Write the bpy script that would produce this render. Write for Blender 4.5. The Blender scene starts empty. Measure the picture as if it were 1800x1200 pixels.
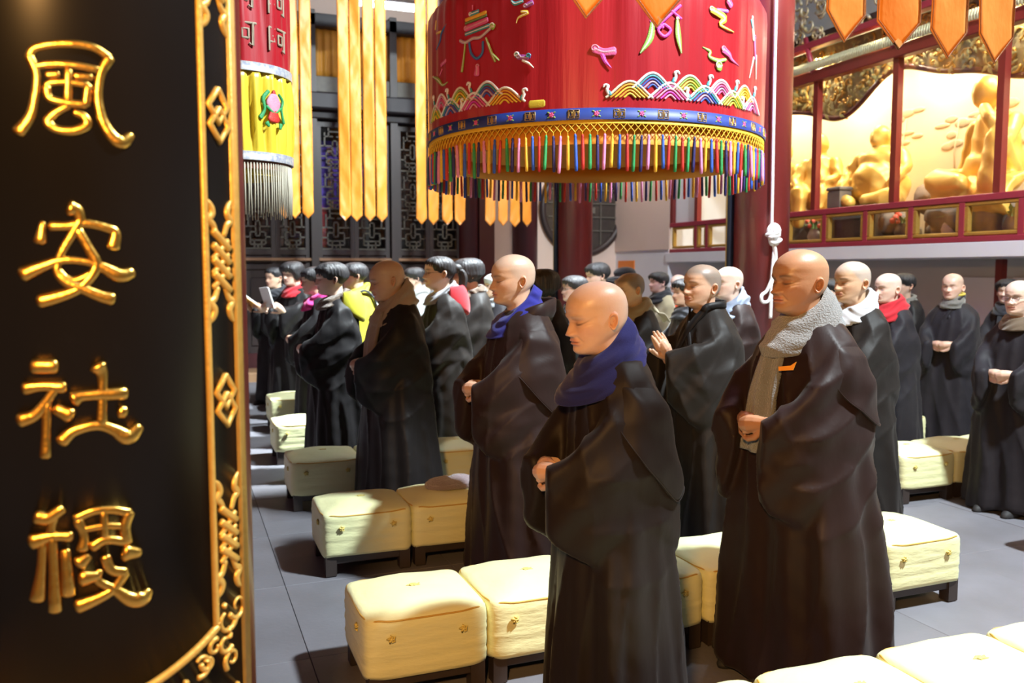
import bpy, bmesh, math, random
import numpy as np
from mathutils import Vector, Matrix, Euler
PI = math.pi
random.seed(7)
RNG = np.random.default_rng(11)
SC = bpy.context.scene
COL = SC.collection

# ------------------------------------------------------------------ camera
cam_d = bpy.data.cameras.new('camera')
cam = bpy.data.objects.new('camera', cam_d)
COL.objects.link(cam)
cam_d.sensor_width = 36.0
cam_d.lens = 1520 / 1800 * 36
YAW, PITCH = math.atan(590 / 1520), math.atan(125 / 1520)
cam.location = (0, 0, 1.45)
cam.rotation_euler = (PI / 2 - PITCH, 0, -YAW)
cam_d.clip_start = 0.05
cam_d.dof.use_dof = True
cam_d.dof.focus_distance = 3.0
cam_d.dof.aperture_fstop = 3.5
SC.camera = cam

# ------------------------------------------------------------------ world, lights, exposure
w = bpy.data.worlds.new('hall_air')
SC.world = w
w.use_nodes = True
w.node_tree.nodes['Background'].inputs[0].default_value = (1.0, 0.93, 0.86, 1)
w.node_tree.nodes['Background'].inputs[1].default_value = 0.04
SC.view_settings.view_transform = 'Standard'
SC.view_settings.look = 'None'
SC.view_settings.gamma = 1
SC.view_settings.use_curve_mapping = False
SC.view_settings.exposure = 0.0

def area_light(name, loc, target, energy, color, sx, sy, spread=PI):
    d = bpy.data.lights.new(name, 'AREA')
    d.shape = 'RECTANGLE'; d.size = sx; d.size_y = sy
    d.energy = energy; d.color = color; d.spread = spread
    o = bpy.data.objects.new(name, d); COL.objects.link(o)
    o.location = loc
    o.rotation_euler = (Vector(target) - Vector(loc)).to_track_quat('-Z', 'Y').to_euler()
    return o
COOL = (0.86, 0.96, 1.0)
area_light('panel_lamp', (4.3, 0.55, 6.4), (1.9, 3.2, 0.3), 1350, COOL, 0.5, 0.35)
area_light('panel_lamp', (4.5, 5.2, 6.4), (1.3, 7.6, 0.3), 780, COOL, 0.5, 0.35, math.radians(80))
area_light('panel_lamp', (3.6, 8.3, 6.4), (1.4, 10.0, 0.3), 190, COOL, 0.5, 0.35, math.radians(90))
area_light('altar_lamp', (-0.52, -0.42, 2.15), (1.6, 2.9, 0.9), 120, (1.0, 0.50, 0.15), 0.22, 0.22)
for y_ in (4.4, 5.6, 6.8, 8.0, 9.2):
    area_light('shrine_lamp', (7.08, y_, 3.84), (7.16, y_, 2.3), 64, (1.0, 0.86, 0.62), 0.12, 0.9)
area_light('corner_fill', (5.6, 10.9, 4.2), (5.9, 12.0, 2.2), 26, (1.0, 0.85, 0.75), 0.8, 0.8)  # unseen light without a fixture, aimed at the plaster wall and round window

# ------------------------------------------------------------------ helpers
class MB:
    def __init__(self): self.v = []; self.f = []
    def add(self, verts, faces):
        o = len(self.v)
        self.v.extend([tuple(map(float, p)) for p in verts])
        self.f.extend([tuple(i + o for i in f) for f in faces])
        return self
    def box(self, c, s, rz=0.0, bev=0.0):
        hx, hy, hz = s[0] / 2, s[1] / 2, s[2] / 2
        if bev <= 0:
            P = [(-hx,-hy,-hz),(hx,-hy,-hz),(hx,hy,-hz),(-hx,hy,-hz),(-hx,-hy,hz),(hx,-hy,hz),(hx,hy,hz),(-hx,hy,hz)]
            F = [(0,3,2,1),(4,5,6,7),(0,1,5,4),(1,2,6,5),(2,3,7,6),(3,0,4,7)]
        else:
            b = min(bev, hx * .9, hy * .9, hz * .9)
            P = []
            for z, i in ((-hz, b), (-hz + b, 0), (hz - b, 0), (hz, b)):
                for sx, sy in ((-1,-1),(1,-1),(1,1),(-1,1)):
                    P.append((sx * (hx - i), sy * (hy - i), z))
            F = [(3,2,1,0),(12,13,14,15)]
            for r in range(3):
                for k in range(4):
                    F.append((r*4+k, r*4+(k+1)%4, r*4+4+(k+1)%4, r*4+4+k))
        ca, sa = math.cos(rz), math.sin(rz)
        P = [(c[0]+x*ca-y*sa, c[1]+x*sa+y*ca, c[2]+z) for x, y, z in P]
        return self.add(P, F)
    def loft(self, R, close=True, caps=True):
        R = np.asarray(R, float); n, m = R.shape[:2]
        F = []
        for i in range(n - 1):
            for j in range(m if close else m - 1):
                k = (j + 1) % m
                F.append((i*m+j, i*m+k, (i+1)*m+k, (i+1)*m+j))
        P = R.reshape(-1, 3)
        if caps and close:
            F.append(tuple(range(m - 1, -1, -1)))
            F.append(tuple((n-1)*m + k for k in range(m)))
        return self.add(P, F)
    def tube(self, path, rad, n=8, caps=True, flat=1.0, closed=False):
        P = np.asarray(path, float)
        if np.isscalar(rad): rad = np.full(len(P), rad)
        T = np.gradient(P, axis=0)
        if closed: T = np.roll(P, -1, 0) - np.roll(P, 1, 0)
        T /= np.linalg.norm(T, axis=1)[:, None] + 1e-9
        ref = np.array((0, 0, 1.)) if abs(T[0][2]) < .9 else np.array((1., 0, 0))
        N = ref - T[0] * (ref @ T[0]); N /= np.linalg.norm(N)
        R = []
        a = np.linspace(0, 2 * PI, n, endpoint=False)
        for p, t, r in zip(P, T, rad):
            N = N - t * (N @ t); N /= np.linalg.norm(N) + 1e-9
            B = np.cross(t, N)
            R.append(p + r * (np.cos(a)[:, None] * N * flat + np.sin(a)[:, None] * B))
        R = np.array(R)
        if closed: R = np.concatenate([R, R[:1]])
        return self.loft(R, True, caps and not closed)
    def capsule(self, path, rad, n=10):
        P = np.asarray(path, float); rad = np.asarray(rad, float)
        d0 = P[0] - P[1]; d0 /= np.linalg.norm(d0); d1 = P[-1] - P[-2]; d1 /= np.linalg.norm(d1)
        PP = [P[0] + d0 * rad[0] * .95, P[0] + d0 * rad[0] * .6] + list(P) + [P[-1] + d1 * rad[-1] * .6, P[-1] + d1 * rad[-1] * .95]
        RR = [rad[0] * .3, rad[0] * .8] + list(rad) + [rad[-1] * .8, rad[-1] * .3]
        return self.tube(PP, np.array(RR), n)
    def ball(self, c, r, n=14, m=9):
        R = []
        r = np.array(r if hasattr(r, '__len__') else (r, r, r), float)
        for i in range(m):
            t = PI * (i + .15) / (m - .7) if False else PI * (i + .08) / (m - 1 + .16)
            R.append([(c[0] + r[0]*math.sin(t)*math.cos(a), c[1] + r[1]*math.sin(t)*math.sin(a), c[2] - r[2]*math.cos(t)) for a in np.linspace(0, 2*PI, n, endpoint=False)])
        return self.loft(R)
    def mesh(self, name='m', smooth=True):
        me = bpy.data.meshes.new(name)
        me.from_pydata(self.v, [], self.f)
        if smooth: me.polygons.foreach_set('use_smooth', np.ones(len(me.polygons), bool))
        me.update()
        return me
    def build(self, name, mat, parent=None, smooth=True, loc=None):
        return link(name, self.mesh(name, smooth), mat, parent, loc)

def link(name, me, mat=None, parent=None, loc=None):
    o = bpy.data.objects.new(name, me); COL.objects.link(o)
    if mat is not None:
        if not me.materials: me.materials.append(mat)
        elif me.materials[0] != mat:
            o.material_slots[0].link = 'OBJECT'; o.material_slots[0].material = mat
    if parent is not None: o.parent = parent
    if loc is not None: o.location = loc
    return o
def tag(o, label, cat, group=None):
    o['label'] = label; o['category'] = cat
    if group: o['group'] = group
    return o
def empty(name, loc=(0,0,0), rz=0.0):
    o = bpy.data.objects.new(name, None); COL.objects.link(o)
    o.location = loc; o.rotation_euler = (0, 0, rz); o.empty_display_size = .05
    return o
def struct(o):
    o['kind'] = 'structure'; return o
def copy_tree(o, parent=None):
    c = o.copy(); COL.objects.link(c)
    if parent is not None: c.parent = parent
    for ch in o.children: copy_tree(ch, c)
    return c
def smoothstep(a, b, x):
    t = np.clip((np.asarray(x, float) - a) / (b - a), 0, 1); return t * t * (3 - 2 * t)
def spline(x, xp, fp):
    """monotone-ish cubic through table points"""
    xp = np.asarray(xp, float); fp = np.asarray(fp, float); x = np.asarray(x, float)
    d = np.diff(fp) / np.diff(xp)
    m = np.zeros_like(fp); m[0] = d[0]; m[-1] = d[-1]
    for i in range(1, len(fp) - 1):
        m[i] = 0 if d[i-1]*d[i] <= 0 else 2*d[i-1]*d[i]/(d[i-1]+d[i])
    i = np.clip(np.searchsorted(xp, x) - 1, 0, len(xp) - 2)
    h = xp[i+1] - xp[i]; t = np.clip((x - xp[i]) / h, 0, 1)
    return fp[i]*(2*t**3-3*t**2+1) + m[i]*h*(t**3-2*t**2+t) + fp[i+1]*(-2*t**3+3*t**2) + m[i+1]*h*(t**3-t**2)
def catmull(P, n):
    P = np.asarray(P, float)
    if len(P) == 2:
        t = np.linspace(0, 1, n)[:, None]; return P[0]*(1-t) + P[1]*t
    Q = np.vstack([2*P[0]-P[1], P, 2*P[-1]-P[-2]])
    out = []
    for u in np.linspace(0, len(P) - 1 - 1e-6, n):
        i = int(u); t = u - i
        a, b, c, d = Q[i], Q[i+1], Q[i+2], Q[i+3]
        out.append(.5*((2*b)+(c-a)*t+(2*a-5*b+4*c-d)*t*t+(-a+3*b-3*c+d)*t**3))
    return np.array(out)
def remesh(mb, voxel, smooth_it=2, fac=.5):
    me = mb.mesh('tmp'); o = bpy.data.objects.new('tmp', me); COL.objects.link(o)
    m = o.modifiers.new('r', 'REMESH'); m.mode = 'VOXEL'; m.voxel_size = voxel
    if smooth_it:
        s = o.modifiers.new('s', 'SMOOTH'); s.factor = fac; s.iterations = smooth_it
    dg = bpy.context.evaluated_depsgraph_get()
    r = bpy.data.meshes.new_from_object(o.evaluated_get(dg))
    bpy.data.objects.remove(o); bpy.data.meshes.remove(me)
    r.polygons.foreach_set('use_smooth', np.ones(len(r.polygons), bool))
    r.materials.clear()
    return r
def get_co(me):
    a = np.empty(len(me.vertices) * 3, np.float32); me.vertices.foreach_get('co', a); return a.reshape(-1, 3).astype(float)
def set_co(me, P):
    me.vertices.foreach_set('co', np.asarray(P, np.float32).ravel()); me.update()
def get_no(me):
    a = np.empty(len(me.vertices) * 3, np.float32); me.vertices.foreach_get('normal', a); return a.reshape(-1, 3).astype(float)

# ------------------------------------------------------------------ materials
def mat(name, col, rough=.5, metal=0.0, noise=None, bump=None, sheen=0.0, spec=None, emit=None, coat=0.0, sss=0.0, trans=0.0, attr=None):
    """noise=(scale, second colour, stretch xyz, contrast) bump=(scale, strength, stretch)"""
    m = bpy.data.materials.new(name); m.use_nodes = True
    nt = m.node_tree; b = nt.nodes['Principled BSDF']; L = nt.links.new
    b.inputs['Base Color'].default_value = (*col, 1)
    b.inputs['Roughness'].default_value = rough; b.inputs['Metallic'].default_value = metal
    if spec is not None: b.inputs['Specular IOR Level'].default_value = spec
    if sheen: b.inputs['Sheen Weight'].default_value = sheen; b.inputs['Sheen Roughness'].default_value = .5
    if coat: b.inputs['Coat Weight'].default_value = coat; b.inputs['Coat Roughness'].default_value = .1
    if sss:
        b.inputs['Subsurface Weight'].default_value = sss; b.inputs['Subsurface Radius'].default_value = (.012, .005, .003)
        b.inputs['Subsurface Scale'].default_value = .6
    if trans: b.inputs['Transmission Weight'].default_value = trans
    if emit: b.inputs['Emission Color'].default_value = (*emit[0], 1); b.inputs['Emission Strength'].default_value = emit[1]
    tc = None
    def coords(st):
        nonlocal tc
        if tc is None: tc = nt.nodes.new('ShaderNodeTexCoord')
        mp = nt.nodes.new('ShaderNodeMapping'); mp.inputs['Scale'].default_value = st
        L(tc.outputs['Object'], mp.inputs['Vector']); return mp.outputs['Vector']
    src = None
    if attr:
        a = nt.nodes.new('ShaderNodeAttribute'); a.attribute_name = attr; src = a.outputs['Color']
        L(src, b.inputs['Base Color'])
    if noise:
        sc, c2, st, con = noise
        n = nt.nodes.new('ShaderNodeTexNoise'); n.inputs['Scale'].default_value = sc; n.inputs['Detail'].default_value = 5
        L(coords(st), n.inputs['Vector'])
        r = nt.nodes.new('ShaderNodeMapRange'); r.inputs['From Min'].default_value = .5 - .5 / con; r.inputs['From Max'].default_value = .5 + .5 / con
        L(n.outputs['Fac'], r.inputs['Value'])
        x = nt.nodes.new('ShaderNodeMix'); x.data_type = 'RGBA'
        x.inputs['A'].default_value = (*col, 1); x.inputs['B'].default_value = (*c2, 1)
        if src is not None:
            x.blend_type = 'MULTIPLY'; L(src, x.inputs['A'])
        L(r.outputs[0], x.inputs['Factor']); L(x.outputs['Result'], b.inputs['Base Color'])
    if bump:
        sc, stg, st = bump
        n = nt.nodes.new('ShaderNodeTexNoise'); n.inputs['Scale'].default_value = sc; n.inputs['Detail'].default_value = 4
        L(coords(st), n.inputs['Vector'])
        bp = nt.nodes.new('ShaderNodeBump'); bp.inputs['Strength'].default_value = stg; bp.inputs['Distance'].default_value = .01
        L(n.outputs['Fac'], bp.inputs['Height']); L(bp.outputs[0], b.inputs['Normal'])
    return m
def glass_mat(name, tint=(1,1,1), refl=.06):
    m = bpy.data.materials.new(name); m.use_nodes = True; nt = m.node_tree; nt.nodes.clear()
    o = nt.nodes.new('ShaderNodeOutputMaterial'); t = nt.nodes.new('ShaderNodeBsdfTransparent'); g = nt.nodes.new('ShaderNodeBsdfGlossy')
    t.inputs[0].default_value = (*tint, 1); g.inputs['Roughness'].default_value = .05
    x = nt.nodes.new('ShaderNodeMixShader'); x.inputs[0].default_value = refl
    nt.links.new(t.outputs[0], x.inputs[1]); nt.links.new(g.outputs[0], x.inputs[2]); nt.links.new(x.outputs[0], o.inputs[0])
    return m
O1 = (1,1,1)
M = dict(
 floor=mat('stone_slab', (.18,.178,.202), .6, noise=(3, (.135,.13,.142), O1, 2.0), bump=(40,.15,O1)),
 grout=mat('joint_mortar', (.12,.118,.12), .9, bump=(60,.2,O1)),
 plaster=mat('pink_plaster', (.74,.59,.51), .8, noise=(2,(.70,.54,.46),O1,1.5), bump=(60,.08,O1)),
 white=mat('white_plaster', (.74,.74,.78), .75, noise=(3,(.69,.69,.73),O1,1.5), bump=(60,.06,O1)),
 grey=mat('grey_plaster', (.50,.49,.47), .85, noise=(3,(.44,.43,.41),O1,1.5), bump=(60,.06,O1)),
 redlac=mat('red_lacquer', (.20,.024,.020), .35, noise=(4,(.15,.017,.015),(1,1,.2),1.5), bump=(30,.05,(1,1,.2))),
 darkred=mat('dark_red_paint', (.085,.014,.018), .4, noise=(5,(.06,.011,.014),(1,1,.2),1.5)),
 rail=mat('rose_red_paint', (.34,.035,.06), .4, noise=(6,(.28,.025,.045),O1,1.5)),
 board=mat('black_lacquer', (.004,.004,.005), .30, noise=(4,(.008,.007,.007),(1,1,.15),1.5), spec=.10),
 gold=mat('gold_leaf', (.72,.42,.09), .30, 1.0, noise=(30,(.66,.37,.07),O1,1.6), bump=(70,.12,O1)),
 goldp=mat('gold_paint', (.56,.35,.08), .42, .5, noise=(40,(.46,.26,.05),O1,1.6), bump=(90,.15,O1)),
 darkwood=mat('dark_stained_wood', (.030,.019,.019), .4, noise=(8,(.045,.028,.026),(1,1,.15),1.5), bump=(40,.1,(1,1,.1))),
 lattice=mat('grey_lattice_paint', (.16,.145,.12), .5, noise=(20,(.11,.10,.085),O1,1.5)),
 beam=mat('beam_wood', (.022,.018,.024), .5, noise=(6,(.032,.027,.033),(.2,1,1),1.5)),
 sill=mat('light_sill_wood', (.32,.17,.09), .45, noise=(10,(.24,.12,.06),(.1,1,1),1.5)),
 step=mat('threshold_wood', (.42,.25,.13), .5, noise=(8,(.33,.18,.09),(.1,1,1),1.5)),
 legwood=mat('black_stool_wood', (.025,.018,.016), .45, noise=(12,(.04,.028,.024),(1,1,.2),1.5)),
 cushion=mat('cream_satin_cover', (.74,.75,.43), .55, sheen=.1, noise=(5,(.71,.71,.38),O1,1.4), bump=(13,.40,(1,1,3.5))),
 piping=mat('ochre_piping', (.55,.34,.06), .6, bump=(200,.2,O1)),
 ribbon=mat('orange_satin', (.68,.23,.016), .40, noise=(5,(.62,.19,.012),(1,1,.3),1.2), bump=(14,.5,(1,1,.45)), sheen=.1),
 seam=mat('brown_stitching', (.22,.075,.012), .6, bump=(300,.3,O1)),
 silk=mat('red_silk', (.37,.005,.013), .34, noise=(6,(.32,.004,.010),(1,1,.2),1.4), bump=(22,.42,(1,1,.05)), sheen=.1),
 lining=mat('orange_lining', (.75,.30,.02), .6, noise=(5,(.68,.25,.015),O1,1.4)),
 bluesilk=mat('blue_silk', (.014,.042,.25), .5, noise=(20,(.010,.030,.19),O1,1.5)),
 violet=mat('violet_silk', (.10,.05,.55), .45, noise=(10,(.08,.035,.45),O1,1.5)),
 yelsilk=mat('yellow_satin', (.78,.58,.05), .33, noise=(6,(.70,.48,.03),(1,1,.3),1.4), bump=(16,.2,(1,1,.15))),
 net=mat('yellow_net_cord', (.80,.50,.03), .6, bump=(200,.2,O1)),
 fringe=mat('pale_fringe', (.50,.46,.36), .6, bump=(200,.2,O1)),
 rope=mat('white_cotton_rope', (.80,.80,.80), .8, bump=(160,.4,(1,1,.4))),
 shoe=mat('black_cloth_shoe', (.018,.017,.018), .7, bump=(90,.2,O1)),
 hair=mat('black_hair', (.012,.011,.013), .50, noise=(60,(.022,.02,.022),(1,1,.05),1.5), bump=(90,.9,(1,1,.05))),
 skin=mat('skin', (.6,.4,.3), .42, attr='tone', sss=.12, noise=(45,(.93,.90,.88),O1,1.6), bump=(140,.05,O1)),
 glasses=mat('thin_metal_frames', (.08,.08,.09), .3, .8, noise=(20,(.05,.05,.06),O1,1.5)),
 lens=glass_mat('lens_glass', (.97,.98,1), .08),
 pane=glass_mat('pane_glass', (1,.99,.97), .05),
 knot=mat('bow_knot_cloth', (.68,.56,.16), .6, bump=(150,.2,O1)),
)
def cloth(name, c, rough=.8, sheen=.12, b=(260,.12,O1), c2=None):
    return mat(name, c, rough, sheen=sheen, noise=(12, c2 or tuple(x*.8 for x in c), O1, 1.5), bump=b, spec=.16)
M.update(
 robe=cloth('dark_brown_robe_cloth', (.0120,.0078,.0074), .55, .04, (9,.35,(1,1,.45))),
 robe_red=cloth('red_brown_robe_cloth', (.0195,.0095,.0086), .5, .04, (9,.35,(1,1,.45))),
 robe_grey=cloth('grey_brown_robe_cloth', (.0150,.0120,.0107), .55, .04, (9,.35,(1,1,.45))),
 robe_black=cloth('black_robe_cloth', (.0095,.0083,.009), .5, .04, (9,.35,(1,1,.45))),
 robe_slate=cloth('slate_robe_cloth', (.0185,.0165,.0205), .6, .04, (9,.35,(1,1,.45))),
 navy=cloth('navy_scarf', (.014,.017,.115), .85, .12), royal=cloth('royal_blue_scarf', (.020,.022,.21), .85, .12),
 greyfuzz=cloth('fuzzy_grey_scarf', (.20,.21,.215), .95, .5, (150,.9,O1)),
 beige=cloth('beige_scarf', (.30,.23,.18), .9, .3), khaki=cloth('khaki_scarf', (.30,.26,.17), .9, .3),
 ltblue=cloth('pale_blue_scarf', (.27,.33,.45), .9, .3), whitecloth=cloth('white_scarf', (.52,.53,.56), .9, .3),
 redcloth=cloth('red_scarf', (.46,.02,.03), .85, .2), pinkcloth=cloth('magenta_scarf', (.62,.035,.22), .85, .2),
 greycloth=cloth('grey_scarf', (.22,.23,.25), .9, .3), darkcloth=cloth('dark_scarf', (.025,.026,.032), .9, .3),
 yellowjack=cloth('yellow_jacket_cloth', (.50,.47,.04), .6, .05), fur=cloth('brown_fur', (.10,.065,.04), .95, .6, (120,1.0,O1)),
 whitefur=cloth('white_fluffy_cloth', (.36,.375,.385), .95, .3, (60,1.0,O1)), redjack=cloth('orange_red_jacket_cloth', (.70,.09,.03), .6, .1),
 ribgrey=cloth('ribbed_grey_knit', (.16,.155,.14), .9, .3, (90,.6,(1,1,.1))), yellowcloth=cloth('yellow_collar_cloth', (.62,.48,.08), .85),
 purplegrey=cloth('mauve_grey_knit', (.26,.22,.25), .95, .5, (120,.9,O1)), brownscarf=cloth('brown_scarf', (.12,.085,.055), .9, .3),
 paper=mat('white_paper', (.78,.77,.74), .8, noise=(10,(.72,.71,.68),O1,1.5)), ochre=mat('ochre_book_cover', (.72,.33,.04), .55, noise=(10,(.64,.28,.03),O1,1.5)),
 orange_tag=mat('orange_tag_card', (.85,.33,.02), .5, noise=(10,(.78,.28,.015),O1,1.4)), orange_sign=mat('orange_sign_paint', (.80,.22,.01), .5, noise=(10,(.74,.19,.01),O1,1.4)),
)
EC = dict(pink=(.72,.10,.30), teal=(.05,.33,.38), orange=(.85,.40,.03), dkgreen=(.10,.17,.08), lav=(.48,.33,.46), green=(.28,.45,.06), blue=(.04,.10,.45),
          purple=(.34,.08,.36), cream=(.75,.70,.55), yellow=(.85,.62,.05), magenta=(.68,.04,.48), ylabel=(.62,.52,.04), white=(.82,.80,.80), rose=(.75,.30,.42),
          red=(.62,.03,.02), navy=(.025,.015,.13), tgreen=(.03,.34,.10), tblue=(.03,.12,.62), tyellow=(.85,.50,.03), tpink=(.80,.28,.55))
EM = {k: mat('embroidery_thread_'+k, v, .5, noise=(60, tuple(x*.8 for x in v), (1,1,1), 1.5), bump=(220,.3,O1)) for k, v in EC.items()}
# ---- strokes of the four gold characters and of the canopy embroidery: (angle on the cylinder, height, width)
CHARS=[[[(-0.0652,1.7636,0.01),(-0.0463,1.7498,0.01),(-0.0369,1.7337,0.0092),(-0.0473,1.7047,0.0101),(-0.0705,1.6755,0.0117),(-0.1197,1.6522,0.0159)],[(-0.0655,1.7616,0.0092),(-0.041,1.7744,0.0092),(0.0285,1.7818,0.0092),(0.1212,1.7859,0.0093),(0.2036,1.7839,0.0094),(0.2691,1.7721,0.0095)],[(0.269,1.7713,0.013),(0.2296,1.7464,0.0103),(0.2137,1.712,0.0103),(0.2282,1.6786,0.0121),(0.2687,1.6542,0.0148),(0.312,1.6468,0.0167),(0.3545,1.659,0.0097)],[(-0.0465,1.7482,0.0084),(0.0251,1.7533,0.0084),(0.1177,1.7551,0.0085),(0.2241,1.7516,0.0086)],[(0.0935,1.7468,0.0093),(0.0856,1.6988,0.0093)],[(0.0006,1.7214,0.0076),(0.0219,1.7265,0.0076),(0.0915,1.7293,0.0076),(0.1734,1.7274,0.0077)],[(0.1734,1.7274,0.0094),(0.1606,1.6976,0.0094)],[(0.1607,1.6984,0.0094),(0.088,1.6988,0.0093),(0.0134,1.704,0.0093),(0.0016,1.7202,0.0092)],[(0.0059,1.7372,0.0076),(0.0522,1.7393,0.0076)],[(0.1217,1.739,0.0077),(0.1891,1.7397,0.0077)],[(0.0875,1.6947,0.0085),(0.0281,1.6816,0.0093),(0.0011,1.6686,0.011),(0.0369,1.6589,0.0102),(0.1067,1.6583,0.0111),(0.1609,1.6681,0.0112),(0.1504,1.6805,0.0103),(0.1121,1.6857,0.0077)]],[[(0.0794,1.5431,0.0189),(0.1073,1.5391,0.0146),(0.1208,1.523,0.0112)],[(-0.0376,1.521,0.0068),(-0.0527,1.4923,0.0144)],[(-0.0056,1.5157,0.0111),(0.0669,1.5162,0.0103),(0.1385,1.521,0.0104),(0.2227,1.5153,0.0105),(0.2654,1.5078,0.0123),(0.2542,1.485,0.0158)],[(0.1187,1.5251,0.0121),(0.077,1.5014,0.0103),(0.0329,1.4756,0.0094),(0.0123,1.45,0.0094),(0.0455,1.4329,0.0112),(0.1154,1.4219,0.0121),(0.1867,1.4108,0.014),(0.2418,1.4052,0.0159)],[(0.1075,1.5101,0.0112),(0.1464,1.4845,0.0113),(0.1798,1.4587,0.0122),(0.1409,1.4348,0.0113),(0.0914,1.4198,0.0112),(0.0075,1.4094,0.0146),(-0.0637,1.4032,0.0162)],[(-0.1268,1.4437,0.0186),(-0.0574,1.4542,0.0136),(0.0375,1.465,0.0094),(0.132,1.463,0.0087),(0.2038,1.4552,0.0122),(0.2773,1.4421,0.0177),(0.3359,1.4464,0.0134)],[(0.018,1.4491,0.0086),(0.0485,1.4384,0.0086),(0.0931,1.4349,0.0086),(0.1602,1.4457,0.0087)]],[[(-0.1018,1.3058,0.018),(-0.0108,1.3048,0.0172)],[(-0.1417,1.273,0.0163),(-0.0676,1.2752,0.012),(0.0209,1.2721,0.0147)],[(-0.0148,1.2714,0.0104),(-0.0588,1.2503,0.0112),(-0.1087,1.2315,0.0146),(-0.1671,1.2249,0.018)],[(-0.0529,1.2502,0.0103),(-0.062,1.2046,0.0104),(-0.0689,1.1675,0.013)],[(-0.0161,1.2405,0.013),(0.0421,1.2288,0.0192)],[(0.1687,1.302,0.0202),(0.1856,1.2875,0.0123),(0.1817,1.252,0.0106),(0.1749,1.212,0.0124)],[(0.0629,1.2538,0.0192),(0.1091,1.2581,0.0131),(0.2833,1.2573,0.0161)],[(0.2584,1.2292,0.0152),(0.2775,1.2277,0.0152)],[(0.0017,1.1892,0.0165),(0.0549,1.2042,0.0131),(0.1525,1.2104,0.0123),(0.2262,1.2014,0.0143),(0.2889,1.1878,0.0207),(0.3433,1.2017,0.0127)]],[[(-0.1164,1.0751,0.0174),(-0.0685,1.0725,0.0157),(-0.0093,1.085,0.0131)],[(-0.0315,1.0803,0.0105),(-0.0581,1.0589,0.0105),(-0.0567,1.041,0.0105)],[(-0.1392,1.0379,0.0208),(-0.06,1.0433,0.0122),(0.0241,1.0404,0.0132)],[(-0.0971,1.0355,0.0105),(-0.1084,0.9934,0.0113),(-0.13,0.947,0.0184)],[(-0.0567,1.041,0.0114),(-0.0541,0.9917,0.0114),(-0.0559,0.9263,0.0158)],[(-0.0026,1.0189,0.0114),(0.0039,0.9496,0.0159)],[(0.0454,1.0678,0.0114),(0.1255,1.0763,0.0098),(0.2126,1.074,0.0099),(0.2826,1.0657,0.0118)],[(0.2826,1.0657,0.0127),(0.2608,1.0447,0.0127),(0.2672,1.0189,0.0127)],[(0.057,1.0638,0.0123),(0.0787,1.0404,0.0097),(0.0701,1.0181,0.0141)],[(0.1685,1.0725,0.0089),(0.17,1.0291,0.0089)],[(0.0735,1.0487,0.0079),(0.1723,1.0505,0.008),(0.2608,1.0447,0.0081)],[(0.1132,1.0197,0.0133),(0.1699,1.0282,0.0107),(0.2608,1.0203,0.0118)],[(0.0555,0.9971,0.0195),(0.0956,1.0056,0.0098)],[(0.2564,1.0025,0.0217),(0.322,0.9981,0.0119)],[(0.167,1.0009,0.0125),(0.1899,0.9798,0.0126),(0.253,0.9702,0.0136)],[(0.253,0.9702,0.0127),(0.199,0.9469,0.0117),(0.1225,0.9356,0.0143),(0.0417,0.9286,0.0186)],[(0.0649,0.9721,0.0204),(0.1389,0.9727,0.0107)],[(0.1398,0.9805,0.0089),(0.1319,0.9649,0.0098),(0.199,0.9469,0.0117),(0.2744,0.9252,0.0191),(0.3278,0.9234,0.0211),(0.3631,0.9323,0.0111)]]]
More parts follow.
